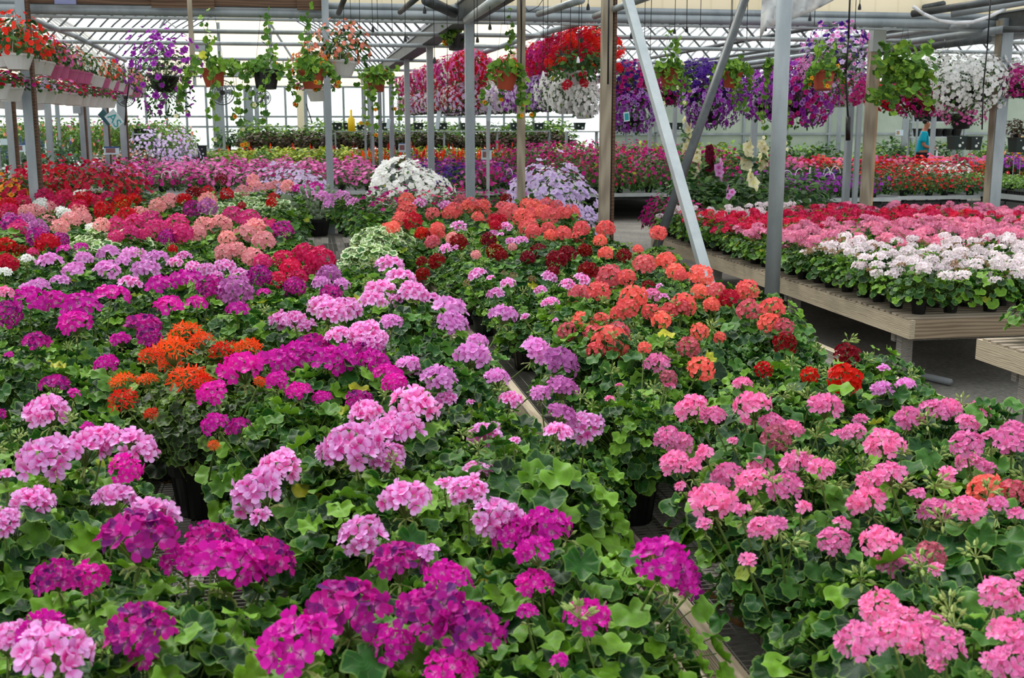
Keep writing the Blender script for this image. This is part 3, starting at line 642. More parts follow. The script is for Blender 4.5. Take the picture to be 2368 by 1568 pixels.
# ties across each bay, gable braces
for k, y in enumerate((16.1, 18.3, 22.7, 26.9, 31.1)):
    mb = MB(); mb.tube((-9, y, 2.97 if k else 2.99), (16, y, 2.97), .030, 8); struct('trim_tie', mb.mesh('trim_tie', [M['steel']]), label='horizontal steel tie across the house')
for k, (x0, z0, x1, z1, y) in enumerate(((-2.9, 3, -1.54, 5.2, 22.7), (-.2, 3, -1.54, 5.2, 22.7), (3.6, 3, 5.4, 5.2, 18.3), (7.2, 3, 5.4, 5.2, 18.3), (9.6, 3, 12.4, 5.2, 18.3), (10.6, 3, 12.4, 5.2, 22.7))):
    mb = MB(); mb.tube((x0, y, z0), (x1, y, z1), .022, 6); struct('trim_brace', mb.mesh('trim_brace', [M['steel']]), label='thin sloping roof brace')
# end walls
def endwall(i, y, gm, wm, lab, hgt=ZG, mull=.9, rails=(1.98, 1.66)):
    a, b = GX[i], GX[i+1]; m_ = (a+b)/2
    mb = MB(); v = [(a, y, ZG - .1)] + [(a + 3.5*t, y, ZG + h - .01) for t, h in PROF] + [(b - 3.5*t, y, ZG + h - .01) for t, h in PROF[-2::-1]] + [(b, y, ZG - .1)]
    n = len(v); v2 = [(x, yy + .06, z) for x, yy, z in v]; mb.add(v + v2, [tuple(range(n)), tuple(range(2*n-1, n-1, -1))] + [(q, n+q, n+(q+1) % n, (q+1) % n) for q in range(n)])
    w = struct('wall_gable', mb.mesh('wall_gable', [gm]), label=lab + ' gable'); 
    mb = MB(); mb.box((a, y, 0), (b, y + .03, ZG - .1)); g = struct('window_%d' % (i + 1), mb.mesh('window', [wm]), label=lab + ' translucent end window')
    mb = MB(); mb.box((-.035, -.06, 0), (.035, 0, ZG - .1)); me = mb.mesh('mullion', [M['steel']])
    x = a + .1
    while x < b: ob('mullion', me, g, (x, y, 0)); x += mull
    for z in rails + (ZG - .12,):
        mb = MB(); mb.box((a, y - .08, z - .03), (b, y - .01, z + .03)); ob('rail', mb.mesh('rail', [M['steel']]), g)
    return w
endwall(0, 37.5, M['creamfar'], M['glass'], 'far outer house'); endwall(1, YE, M['creamfar'], M['glass'], 'cream house', mull=.62); endwall(2, YE, M['creamfar'], M['glass'], 'middle house', mull=.5)
endwall(3, 34, M['glass'], M['greenglass'], 'greenish house', mull=1.4, rails=(1.45,)); endwall(4, 34, M['glass'], M['greenglass'], 'outer greenish house', mull=1.4, rails=(1.45,))
mb = MB(); mb.box((-12.1, -.9, 0), (-12.04, 38, ZG)); struct('wall_side', mb.mesh('wall_side', [M['glass']]), label='translucent side wall')
# vertical ribs on the far cream gable
for x in (-3.4, -2.6, -1.0, .2, .8):
    mb = MB(); mb.box((x - .05, YE - .1, 2.9), (x + .05, YE - .01, 4.9)); struct('trim_stud', mb.mesh('trim_stud', [M['steel']]), label='vertical steel stud on the cream gable')
# door frame and cream pillar in the far wall
for px, w, m in ((505, .36, 'steel'), (575, .28, 'steel'), (594, .14, 'steel'), (695, .22, 'cream'), (708, .1, 'steel')):
    p = on_y(px, 260, YE - .3); mb = MB(); mb.box((p.x - w/2, p.y - .1, 0), (p.x + w/2, p.y + .05, 2.95)); struct('pillar', mb.mesh('pillar', [M[m]]), label='flat frame upright in the far end wall')
# pillars -------------------------------------------------------------
def post(px, py, Y, w, d, m, z1, lab, z0=0., rnd=False, extra=None):
    p = on_y(px, py, Y); mb = MB()
    if rnd: mb.tube((p.x, Y, z0), (p.x, Y, z1), w/2, 20)
    else: mb.box((p.x - w/2, Y - d/2, z0), (p.x + w/2, Y + d/2, z1))
    if extra:
        (dx, ww, mm) = extra; mb.box((p.x + dx, Y - d/2 + .02, z0), (p.x + dx + ww, Y + d/2 + .03, z1 - .02), 1)
    return struct('pillar', mb.mesh('pillar', [M[m]] + ([M[extra[2]]] if extra else []), rnd), label=lab)
post(1797, 400, 8.5, .118, .118, 'steel', 3.9, 'thick round steel pillar beside the slatted wooden bench', rnd=True)
post(62, 200, YB - .2, .10, .10, 'steel', 3.4, 'steel pillar backed with a brown board at the cross beam', extra=(.05, .03, 'beamwood'))
post(757, 200, YB - .15, .08, .08, 'steel', 3.3, 'steel pillar at the end of the dark board')
post(443, 100, 12.6, .045, .045, 'postwood', 3.6, 'thin rod hanging in front of the cross beam', z0=2.3)
post(1086, 200, YB - .0, .105, .1, 'steel', 3.05, 'square steel pillar under the gutter, first of its row')
for Y in (18.4, 22.6, 26.8, 31., 35.): post(*proj(GX[2], Y, 2)[:2], Y, .10, .1, 'steel', 3.0, 'steel pillar under the gutter, farther along its row')
for Y in (16.2, 20.4, 24.6, 28.8): post(*proj(GX[1], Y, 2)[:2], Y, .1, .1, 'steel', 3.0, 'steel pillar under the outer gutter')
for Y in (18.2, 22.4, 26.6, 31): post(*proj(GX[3], Y, 2)[:2], Y, .10, .1, 'steel', 3.0, 'steel pillar under the second gutter')
post(1205, 200, 13.2, .085, .085, 'postwood', 3.6, 'slim wooden-toned pillar in front of the lilac petunias')
post(1401, 200, 12.2, .105, .1, 'postwood', 3.6, 'thick weathered pillar beside the lilac petunias', extra=(.075, .03, 'beamwood'))
post(2010, 300, 14.6, .12, .09, 'postwood', 3.2, 'spotted wooden pillar with a pale orange edge', extra=(.045, .055, 'newwood'))
post(1985, 300, 18.0, .07, .07, 'steel', 3.0, 'grey steel pillar behind the spotted wooden one')
post(2308, 300, YB - .25, .15, .12, 'steel', 3.1, 'broad steel pillar at the end of the cross beam', extra=(-.085, .03, 'postwood'))
post(24, 300, 19., .10, .08, 'steel', 2.45, 'steel pillar with a brown edge under the hanging row', extra=(.05, .04, 'beamwood'))
for px, Y, w, lab in ((113, 22, .09, 'grey pillar behind the red petunias'), (191, 24, .10, 'grey pillar beside the grey electric box'), (245, 27, .10, 'pillar behind the teal card'), (285, 27, .14, 'pillar beside the teal card'), (137, 30, .06, 'thin far pillar')): post(px, 300, Y, w, .09, 'steel', 2.9, lab, extra=(w/2 - .01, .04, 'beamwood') if px > 180 else None)
for px, Y, w in ((517, 33, .07), (862, 30, .06), (845, 30, .05), (1130, 30, .07), (1503, 24, .07), (1746, 26, .09), (1940, 28, .1), (2092, 30, .14), (2158, 26, .1), (1560, 20, .06)):
    post(px, 300, Y, w, .07, 'steel', 3.0, 'slim far grey pillar')
post(1128, 300, 20, .05, .05, 'alu', 1.95, 'thin pole holding the pale blue card')
# crossed braces by the thick pillar
a, b = on_y(1452, 0, 10.6), on_y(1642, 668, 8.6); d = (b - a); mb = MB(); mb.bar(a - d*.15, b + d*.05, .085, .06); struct('trim_brace', mb.mesh('trim_brace', [M['alu']]), label='pale square steel brace leaning over the wooden bench edge')
a, b = on_y(1722, 0, 11.6), on_y(1505, 610, 10.9); d = (b - a); mb = MB(); mb.tube(a - d*.15, b + d*.1, .045, 12); struct('trim_brace', mb.mesh('trim_brace', [M['steeldk']], True), label='dark round steel brace crossing behind the pale one')
# pipes and angled struts near the beam
for (p, q, Yp, Yq, r_, m, lab) in (((1245, 33), (1345, 0), 13.4, 10.5, .035, 'steel', 'sloping pipe ending at the cross beam beside the slim pillar'), ((1375, 38), (1500, -8), 13.4, 10.5, .035, 'steel', 'sloping pipe ending at the cross beam beside the thick pillar'),
        ((1080, 45), (1160, -8), 13.6, 10.8, .05, 'alu', 'pale pipe rising from the first gutter pillar'), ((985, 0), (1050, 30), 13.0, 13.6, .06, 'steeldk', 'dark angled strut at the gutter'), ((925, 28), (965, -6), 13.4, 11, .03, 'steeldk', 'short dark pipe over the cross beam'), ((783, 30), (797, -5), 13.4, 12.4, .03, 'steeldk', 'short dark pipe by the board end'),
        ((2110, 32), (2368, -8), 13.6, 12.4, .045, 'steeldk', 'long dark pipe climbing past the broad pillar'), ((2200, 32), (2420, -5), 13.7, 13, .05, 'steel', 'second pipe beside the broad pillar'), ((2320, 68), (2430, 66), 13.4, 13.2, .04, 'steeldk', 'dark pipe clamped to the broad pillar'),
        ((985, 168), (1215, 88), 24, 17, .04, 'steel', 'long bent pipe above the hanging baskets'), ((1215, 88), (1345, 52), 17, 14.4, .04, 'steel', 'upper end of the bent pipe above the hanging baskets'),
        ((60, 40), (170, 82), 14.4, 17, .035, 'steel', 'curved pipe over the hanging window pots'), ((170, 82), (290, 140), 17, 22, .035, 'steel', 'farther part of the curved pipe over the hanging pots')):
    mb = MB(); mb.tube(on_y(*p, Yp), on_y(*q, Yq), r_, 10); struct('trim_pipe', mb.mesh('trim_pipe', [M[m]], True), label=lab)
for k, (dx, dz, r_, m) in enumerate(((-.25, -.1, .05, 'steel'), (-.45, -.22, .05, 'steeldk'), (.3, -.12, .06, 'alu'), (-.75, -.05, .035, 'steel'), (-1.1, .2, .035, 'steeldk'))):
    mb = MB(); mb.tube((GX[3] + dx, 13.6, ZG + dz), (GX[3] + dx, 33, ZG + dz), r_, 8); struct('trim_pipe', mb.mesh('trim_pipe', [M[m]], True), label='long heating pipe along the second gutter')
# curved hose on the right and plastic film
def thing1(name, me, label, cat, group=None, loc=None): return tag(ob(name, me, None, loc), label, cat, group)
pts = [on_y(1568 + x/2.96, y/2.96, 13.3) for x, y in ((1610, 45), (1680, 95), (1780, 140), (1900, 158), (2020, 150), (2130, 115), (2240, 60))]
mb = MB(); mb.path(pts, .022, 8); thing1('curved_tube', mb.mesh('curved_tube', [M['white']], True), 'pale curved plastic tube drooping over the cross beam', 'tube')
v = []; NX, NY = 14, 7
for j in range(NY):
    for i in range(NX):
        u, t = i/(NX-1), j/(NY-1); py = -30 + t*(94 - 80*u**1.5 + 30*(u < .02)); px = 1763 + u*200 - 6*t
        q = on_y(px, py, 10.5 + .12*math.sin(i*1.3 + j*.5)); v.append(tuple(q))
mb = MB(); mb.add(v, [(j*NX+i, j*NX+i+1, (j+1)*NX+i+1, (j+1)*NX+i) for j in range(NY-1) for i in range(NX-1)])
film = plain('milky_plastic_film', srgb(.90,.91,.91), .25, .5, 0, None, .45); o = thing1('hanging_plastic_film', mb.mesh('hanging_plastic_film', [film], True), 'milky plastic film hanging behind the thick round pillar', 'plastic sheet')
md = o.modifiers.new('t', 'SOLIDIFY'); md.thickness = .002

# ================================================================== benches
def wirebench(x0, x1, y0, y1, lab, name='wire_bench'):
    t = empty(name, ((x0+x1)/2, (y0+y1)/2, 0), lab, 'bench', None); ox, oy = (x0+x1)/2, (y0+y1)/2; hx, hy = (x1-x0)/2, (y1-y0)/2
    for sx, lb in ((-1, 'side_board'), (1, 'side_board')):
        mb = MB(); mb.box((sx*hx - (.045 if sx > 0 else 0), -hy, ZB - .13), (sx*hx + (.045 if sx < 0 else 0), hy, ZB - .002)); ob(lb, mb.mesh(lb, [M['benchwood']]), t)
    for s in (-1, 1):
        mb = MB(); mb.box((-hx + .05, s*hy - .02, ZB - .13), (hx - .05, s*hy + .02, ZB - .004)); ob('end_board', mb.mesh('end_board', [M['benchwoodx']]), t)
    for k in range(int(2*hx/.24)):
        xx = -hx + .16 + k*.24; mb = MB(); mb.box((xx, -hy + .03, ZB - .035), (xx + .085, hy - .03, ZB - .014)); ob('plank', mb.mesh('plank', [M['greywood']]), t)
    mb = MB(); n = int(2*hx/.05); r_ = .0013
    for i in range(n+1):
        x = -hx + 2*hx*i/n; mb.box((x - r_, -hy, ZB - .004), (x + r_, hy, ZB - .0012))
    n = int(2*hy/.026)
    for i in range(n+1):
        y = -hy + 2*hy*i/n
        if y + oy > 8.5 and i % 2: continue
        mb.box((-hx, y - r_, ZB - .006), (hx, y + r_, ZB - .0035))
    ob('wire_mesh', mb.mesh('wire_mesh', [M['wire']]), t)
    y = -hy + .3
    while y < hy:
        for s in (-1, 1):
            mb = MB(); mb.box((s*(hx - .12) - .045, y - .045, 0), (s*(hx - .12) + .045, y + .045, ZB - .13)); ob('leg', mb.mesh('leg', [M['greywood']]), t)
        mb = MB(); mb.box((-hx, y - .045, ZB - .13), (hx, y - .0, ZB - .04)); ob('crossbar', mb.mesh('crossbar', [M['greywood']]), t); y += 1.6
    return t
wirebench(-1.30, XA, 1.6, 15.95, 'long low bench of wire mesh and planks under the magenta geraniums')
wirebench(-6.2, -1.36, 4.75, 15.95, 'wide wire mesh bench under the red and lilac geraniums')
wirebench(XA + .06, 3.0, 1.6, 13.4, 'long wire mesh bench under the coral and bright pink geraniums')
p = on_z(22, 925, .45); mb = MB(); mb.box((-.2, -.1, 0), (.2, .1, .36)); thing1('concrete_block', mb.mesh('concrete_block', [M['concrete']]), 'grey concrete block beside the magenta geraniums at the bench end', 'block', None, (p.x, 4.6, 0))
# slatted wooden bench
def slatbench(x0, x1, y0, y1, lab, bh=.125, endface=True):
    ox, oy = x0, y0; t = empty('slatted_wooden_bench', (x0, y0, 0), lab, 'bench'); W, D = x1-x0, y1-y0
    for x in (0, W - .04):
        mb = MB(); mb.box((x, 0, ZB - bh), (x + .04, D, ZB)); ob('side_board', mb.mesh('side_board', [M['benchwood']]), t)
    for y in (0, D - .04):
        mb = MB(); mb.box((.041, y, ZB - bh), (W - .041, y + .04, ZB)); ob('end_board', mb.mesh('end_board', [M['benchwoodx']]), t)
    mb = MB(); y = .03; k = 0
    while y < D - .05:
        k += 1; z = R.uniform(-.003, .003); mb.box((.005, y, ZB + .001), (W - .005, y + .055, ZB + .014 + z)); y += .085
    ob('slats', mb.mesh('slats', [M['slat']]), t)
    for yy in (.28, D*.36, D*.68, D - .35):
        mb = MB(); mb.box((.05, yy, ZB - bh - .07), (W - .05, yy + .05, ZB - bh)); ob('crossbar', mb.mesh('crossbar', [M['greywood']]), t)
        for x in (.06, W*.5, W - .12):
            mb = MB(); mb.box((x, yy - .08, 0), (x + .085, yy - .01, ZB - bh + .02)); ob('leg', mb.mesh('leg', [M['greywood']]), t)
            mb = MB(); mb.box((x - .015, yy - .095, .05), (x + .10, yy + .0, .17)); ob('leg_foot', mb.mesh('leg_foot', [M['concrete']]), t)
    return t
slatbench(3.93, 8.25, 6.95, 12.85, 'big slatted wooden bench covered with small red, pink and white geraniums')
slatbench(4.0, 5.7, 4.1, 6.28, 'nearer slatted wooden bench with a few white geraniums')
mb = MB(); mb.tube((3.35, 9.6, .03), (4.35, 7.1, .03), .024, 12); thing1('floor_pipe', mb.mesh('floor_pipe', [M['pvc']], True), 'grey pipe lying on the floor under the slatted wooden bench', 'pipe')
# metal tables at the back
def table(x0, x1, y0, y1, zt, lab, th=.05, legs=None):
    t = empty('metal_bench', (x0, y0, 0), lab, 'bench'); W, D = x1-x0, y1-y0
    mb = MB(); mb.box((0, 0, zt - th), (W, .03, zt + .015)); mb.box((0, D - .03, zt - th), (W, D, zt + .015)); mb.box((0, .031, zt - th), (.03, D - .031, zt + .015)); mb.box((W - .03, .031, zt - th), (W, D - .031, zt + .015)); ob('frame', mb.mesh('frame', [M['alu']]), t)
    mb = MB(); mb.box((.031, .031, zt - .03), (W - .031, D - .031, zt)); ob('bench_top', mb.mesh('bench_top', [M['steeldk']]), t)
    n = max(1, int(W/1.6))
    for i in range(n + 1):
        x = .25 + (W - .5)*i/n
        for y in (.28, D - .28):
            mb = MB(); mb.tube((x, y, 0), (x, y, zt - th), .026, 8); ob('leg', mb.mesh('leg', [M['steeldk']]), t)
        mb = MB(); mb.tube((x, .2, zt - th - .05), (x, D - .2, zt - th - .05), .02, 8); ob('crossbar', mb.mesh('crossbar', [M['steeldk']]), t)
    mb = MB(); mb.tube((.1, .28, zt - th - .05), (W - .1, .28, zt - th - .05), .022, 8); ob('stretcher', mb.mesh('stretcher', [M['steeldk']]), t)
    return t
table(-4.6, 1.8, 22.3, 29.5, .50, 'metal bench under the field of pink petunias')
table(2.25, 4.35, 21.6, 28.5, .50, 'metal bench under the purple and magenta petunias')
table(4.45, 8.3, 20.6, 28.5, .50, 'metal bench under the loose crimson flowers')
table(7.9, 10.2, 18.6, 21.0, .50, 'metal bench under the violet petunias')
table(10.3, 11.9, 18.9, 21.6, .50, 'metal bench under the red and white petunias')
table(12.05, 13.95, 14.6, 21.15, .55, 'pale metal bench holding the seedling trays', .07)
table(12.2, 15.8, 21.4, 22.45, .55, 'short metal bench with white and red petunias beyond the seedling trays')
table(8.8, 16.5, 22.6, 25.0, .62, 'metal bench under the far row of mixed geraniums')
table(-12, -4.9, 22.5, 27., .50, 'metal bench under the blue salvia')
table(-12, -2.6, 30., 36.5, 1.0, 'high metal bench with the far pale seedling field')
table(-3.0, 6.5, 31.5, 34.0, .55, 'metal bench under the lime and orange foliage plants')
table(-2.6, 8.4, 35.2, 37.4, .95, 'high metal bench under the far green plants')
# ================================================================== small geraniums on the slatted bench
def petfan(n=10, deep=.45, lobes=5):
    v = [(0, 0, -deep)]; uv = [(0, 0)]
    for q, z in ((.38, -.04), (1., 0)):
        for i in range(n):
            a = 2*math.pi*i/n; rr = q*(1 + (.13*math.cos(lobes*a) if q == 1 else 0)); v.append((rr*math.cos(a), rr*math.sin(a), z + (.08*math.cos(lobes*a) if q == 1 else 0))); uv.append((q, 0))
    f = [(0, 1+i, 1+(i+1) % n) for i in range(n)] + [(1+i, 1+n+i, 1+n+(i+1) % n, 1+(i+1) % n) for i in range(n)]
    return np.array(v), f, np.array(uv)
FAN = petfan(); v_ = [(0, 0, -.15)] + [((1 + .12*(i % 2))*math.cos(i*math.pi/5), (1 + .12*(i % 2))*math.sin(i*math.pi/5), .05) for i in range(10)]
FANLO = (np.array(v_), [(0, 1+i, 1+(i+1) % 10) for i in range(10)], np.array([(0, 0)] + [(1, 0)]*10))
def blossoms_umbels(seed, n, spread, z, kind, sc=.62, lod=1, mixed=0):
    r = random.Random(seed); mb = MB()
    for j in range(n):
        a = r.random()*6.28; q = spread*math.sqrt(r.random()); cx, cy = q*math.cos(a), q*math.sin(a); cz = z + r.uniform(-.055, .035) - .3*q
        mb.tube((cx*.4, cy*.4, z*.5), (cx, cy, cz), .0018, 3, 1, cap=False)
        dead = r.random() < mixed; N_ = 12
        for i in range(N_):
            t = math.acos(1 - (i+.5)/N_*1.0) + r.uniform(-.15, .15); b = i*2.39996 + r.uniform(-.4, .4); nrm = np.array((math.sin(t)*math.cos(b), math.sin(t)*math.sin(b), math.cos(t)))
            floret(mb, np.array((cx, cy, cz)) + nrm*np.array((1, 1, .6))*.044*sc*(.7 if dead else 1.25)*r.uniform(.8, 1.15), nrm + np.array([r.uniform(-.4, .4) for _ in range(3)]), (.012 if dead else .021)*sc*1.25, r, PET_S, 3 if dead else 5, 2 if dead else 0)
    return mb.mesh('blossoms', [M['N'], M['stem'], M['X']])
CB = {c: [blossoms_umbels(s*5 + ord(c), 7, .15, .30, c, .74, mixed=(.42 if c == 'N' else .15)) for s in range(3)] for c in 'NKQ'}
CF = [foliage(.185, .19, 90, .033, LEAF_MID, 300 + s, M['leaf'], z0=.07) for s in range(3)]
CP = pot_mesh(.042, .055, .10, M['potb'], 10)
def first_letters(): pass
rows = {}
yy = 7.13; ri = 0; ncb = 0
pm('cw', (.97,.92,.94), (.90,.80,.84), (.93,.88,.88), None, .4, .2); pm('cp', (.95,.58,.72), (.95,.72,.80), (.88,.42,.58), None, .5, .2); pm('cr', (.88,.10,.32), (.88,.30,.40), (.78,.14,.36), None, .5, .2)
while yy < 12.7:
    ri += 1; xx = 4.08; ci = 0
    while xx < 8.15:
        ci += 1; rr = random.Random(ri*100 + ci); x = xx + rr.uniform(-.02, .02); y = yy + rr.uniform(-.02, .02)
        if seen(x, y, .8, 30):
            k = 'cw' if y < 8.75 else ('cp' if y < 10.85 else 'cr')
            if x > 5.2 and y > 10.4 and x - 5.2 > (12.9 - y)*1.7: k = 'cp'
            if y > 12.1 and x < 5.5: k = 'cw'
            if y > 10.3 and y < 10.85 and x < 5: k = 'cr'
            nm, c = {'cw': ('white', 'N'), 'cp': ('pale pink', 'K'), 'cr': ('crimson', 'Q')}[k]
            lab = f'small {nm} geranium on the big slatted bench, {nth(ci)} from its near board, {nth(ri)} row'
            t = empty('bedding_geranium', (x, y, ZB + .014), lab, 'geranium', f'small {nm} geraniums on the big slatted bench'); ncb += 1
            ob('pot', CP, t); f = ob('foliage', rr.choice(CF), t); f.rotation_euler = (0, 0, rr.random()*6.28); s = rr.uniform(.95, 1.12); f.scale = (s, s, s*rr.uniform(.9, 1.1))
            b = slot(ob('blossoms', rr.choice(CB[c]), t), M[k]); b.rotation_euler = (0, 0, rr.random()*6.28); s = rr.uniform(.95, 1.15); b.scale = (s, s, s*rr.uniform(.92, 1.06))
        xx += .262
    yy += .262
k = 0
for y in (4.5, 4.85, 5.2, 5.5, 5.75, 6.02):
    for x in (4.28, 4.56, 4.84, 5.12, 5.4):
        if not seen(x, y, .75, 60) or (y < 5.6 and x < 4.3): continue
        k += 1; rr = random.Random(k*7); t = empty('bedding_geranium', (x, y, ZB + .014), f'small white geranium on the nearer slatted bench, {nth(k)} from its front', 'geranium', 'small white geraniums on the nearer slatted bench')
        ob('pot', CP, t); f = ob('foliage', rr.choice(CF), t); f.rotation_euler = (0, 0, rr.random()*6.28); f.scale = (1.1, 1.1, 1.05); b = slot(ob('blossoms', rr.choice(CB['N']), t), M['cw']); b.rotation_euler = (0, 0, rr.random()*6); b.scale = (1, 1, .95)

# ================================================================== petunias and other bushes
def bush(Rr, Hh, nf, fr, nl, ll, seed, lm, T=None, low=1.25, jit=.12, z0=.0, droop=0., hi=True, spike=False, base=.1, flow=9., ball=False):
    """blossoms on and foliage under a dome of radius Rr and height Hh; low: how far below the equator it goes"""
    r = random.Random(seed); fb = MB(); bb = MB()
    def pt(i, n, s, lw=None):
        t = math.acos(max(-1, 1 - (i+.5)/n*(lw or low))); a = i*2.39996 + r.uniform(-.3, .3)
        d = np.array((math.sin(t)*math.cos(a), math.sin(t)*math.sin(a), math.cos(t))); w = 1 + .12*math.sin(2*a + seed) + .10*math.cos(3*a + seed*2) + .08*math.sin(5*t + a)
        zz = Hh*(base + (1-base)*s*d[2]*w) if d[2] > 0 else Hh*base + d[2]*Hh*(.5 + droop)
        return d, np.array((Rr*s*d[0]*w, Rr*s*d[1]*w, z0 + zz))
    for i in range(nl):
        d, p = pt(i, nl, r.uniform(.72, 1.0) if r.random() < .8 else r.uniform(.3, .7))
        nrm = d*.7 + np.array((r.gauss(0, .45), r.gauss(0, .45), .5 + r.gauss(0, .2)))
        put(fb, BLADE, p, rot_from(nrm, d + np.array([r.gauss(0, .6) for _ in range(3)])), ll*r.uniform(.7, 1.25))
        if i % 3 == 0: fb.tube((0, 0, z0 + Hh*.1), p, .0025, 3, 1, .0012, cap=False)
    for i in range(nf):
        d, p = pt(i, nf, r.uniform(.96, 1.0 + jit), min(low, flow))
        if spike:
            for q in range(7): put(bb, FANLO, p + np.array((0, 0, q*fr*.9)), rot_from((r.gauss(0, 1), r.gauss(0, 1), .3), (1, 0, 0)), fr*(1.1 - q*.11))
            continue
        if ball:
            for q in range(8):
                b = q*2.4; t = .3 + 1.2*q/8; e = np.array((math.sin(t)*math.cos(b), math.sin(t)*math.sin(b), math.cos(t))); put(bb, FANLO, p + e*fr + np.array((0, 0, fr)), rot_from(e, (.3, .8, .1)), fr*.8)
            continue
        nrm = d + np.array((r.gauss(0, .3), r.gauss(0, .3) - .12, r.gauss(0, .25) + .15))
        put(bb, T or FANLO, p, rot_from(nrm, (r.random(), r.random(), r.random())), fr*r.uniform(.75, 1.15))
    return fb.mesh('foliage', [lm, M['stem']]), bb.mesh('blossoms', [M['pk']])
BU = {}
def BUSH(kind, i):
    if (kind, i) not in BU:
        s = i*13 + sum(map(ord, kind))
        BU[kind, i] = {
            'pet': lambda: bush(.26, .30, 34, .036, 130, .07, s, M['leafsm'], flow=.95),
            'petbig': lambda: bush(.40, .42, 150, .031, 300, .07, s, M['leafsm']),
            'loose': lambda: bush(.30, .46, 44, .028, 210, .07, s, M['leafsm'], jit=.25, flow=1.),
            'mound': lambda: bush(.62, .62, 430, .047, 420, .07, s, M['leafsm'], FAN, low=1.35, jit=.05),
            'mound_sm': lambda: bush(.52, .62, 400, .042, 420, .075, s, M['leafsm'], FAN, low=1.5, jit=.05, droop=.5),
            'calib': lambda: bush(.5, .5, 420, .028, 300, .05, s, M['leafblue'], low=1.4),
            'tiny': lambda: bush(.22, .22, 46, .018, 90, .05, s, M['leafsm']),
            'salvia': lambda: bush(.30, .42, 12, .012, 330, .08, s, M['leafblue'], spike=True),
            'redspike': lambda: bush(.24, .30, 16, .022, 90, .07, s, M['leafsm'], spike=True),
            'ballf': lambda: bush(.24, .30, 15, .030, 170, .07, s, M['leafsm'], jit=.2, flow=.7, ball=True),
            'bask': lambda: bush(.36, .46, 150, .038, 300, .06, s, M['leafsm'], FAN, low=1.75, droop=.3, base=.42, z0=-.02),
            'baskp': lambda: bush(.40, .52, 220, .036, 340, .06, s, M['leafsm'], FAN, low=1.8, droop=.45, base=.5, z0=-.06),
            'begon': lambda: bush(.22, .24, 34, .026, 90, .07, s, M['leafsm'], low=1.25, droop=.2, base=.3, z0=.02),
            'impat': lambda: bush(.24, .28, 80, .020, 170, .055, s, M['leafsm'], low=1.4, droop=.3, base=.35, z0=.02),
            'gerb': lambda: bush(.33, .36, 14, .020, 420, .075, s, M['leafsm'], low=1.6, droop=.3, base=.4),
            'open': lambda: bush(.36, .58, 75, .036, 620, .05, s, M['leafsm'], FAN, low=1.85, droop=.55, jit=.16, base=.5),
            'sprout': lambda: bush(.20, .11, 8, .008, 160, .05, s, M['leaflt']),
            'pale': lambda: bush(.36, .24, 24, .018, 260, .06, s, M['leaflt']),
        }[kind]()
    return BU[kind, i]
LEAFY = {}
def LEAFBUSH(col, size, i):
    k = (col, size, i)
    if k not in LEAFY:
        Rr, Hh, n, l = {'s': (.28, .32, 190, .10), 'm': (.42, .55, 320, .13), 'h': (.36, .75, 320, .11)}[size]
        r = random.Random(i*7 + len(col)); mb = MB()
        for j in range(n):
            t = math.acos(1 - (j+.5)/n*1.3); a = j*2.39996; s = r.uniform(.7, 1.08) if r.random() < .8 else r.uniform(.3, .7); d = np.array((math.sin(t)*math.cos(a), math.sin(t)*math.sin(a), math.cos(t)))
            p = np.array((Rr*s*d[0], Rr*s*d[1], Hh*(.25 + .75*s*max(d[2], -.2))))
            put(mb, BLADE, p, rot_from(d*.6 + np.array((r.gauss(0, .4), r.gauss(0, .4), .7)), d + np.array([r.gauss(0, .5) for _ in range(3)])), l*r.uniform(.7, 1.2))
        for j in range(5):
            a = j*1.3; mb.tube((.03*math.cos(a), .03*math.sin(a), .02), (Rr*.6*math.cos(a), Rr*.6*math.sin(a), Hh*.8), .005, 4, 1, cap=False)
        LEAFY[k] = mb.mesh('foliage', [M[col], M['stem']])
    return LEAFY[k]
POTS = {'s': pot_mesh(.06, .08, .12, M['potb'], 10), 'm': pot_mesh(.11, .15, .20, M['potb'], 12), 'g': pot_mesh(.09, .12, .17, M['potg'], 12)}
cnts = {}
def bushplant(name, cat, kind, x, y, z, col, lab, grp, s=1., sz=1., pot='s', vi=2, dz=.08):
    rr = random.Random(int(x*97 + y*31)); f, b = BUSH(kind, rr.randrange(vi))
    t = empty(name, (x, y, z), lab, cat, grp); ob('pot', POTS[pot], t)
    a = rr.random()*6.28; sx = s*rr.uniform(.92, 1.1); sv = (sx, sx, s*sz*rr.uniform(.9, 1.1))
    o = ob('foliage', f, t, (0, 0, dz)); o.rotation_euler = (0, 0, a); o.scale = sv
    o = slot(ob('blossoms', b, t, (0, 0, dz)), M[col]); o.rotation_euler = (0, 0, a); o.scale = sv
    return t
def field(name, cat, kind, x0, x1, y0, y1, dx, dy, z, cols, desc, bench, s=1., sz=1., skip=None):
    """rows of plants; cols: list of (material, colour word)"""
    n = 0; y = y0; row = 0
    while y < y1:
        row += 1; x = x0; ci = 0
        while x < x1:
            rr = random.Random(int(x*131 + y*57)); xx = x + rr.uniform(-.06, .06); y_ = y + rr.uniform(-.06, .06); x += dx
            if not seen(xx, y_, z + .3, 20) or (skip and skip(xx, y_)): continue
            ci += 1; m_, w = rr.choice(cols) if isinstance(cols, list) else cols(xx, y_)
            bushplant(name, cat, kind, xx, y_, z, m_, f'{w} {desc} on {bench}, {nth(ci)} from left, {nth(row)} row', f'{desc}s on {bench}', s, sz); n += 1
        y += dy
    return n
field('potted_petunia', 'petunia', 'pet', -4.4, 1.75, 22.6, 29.4, .56, .85, .5, [('pk', 'pink'), ('pk', 'pink'), ('pk', 'pink'), ('mg', 'magenta')], 'petunia', 'the broad metal bench', 1.2)
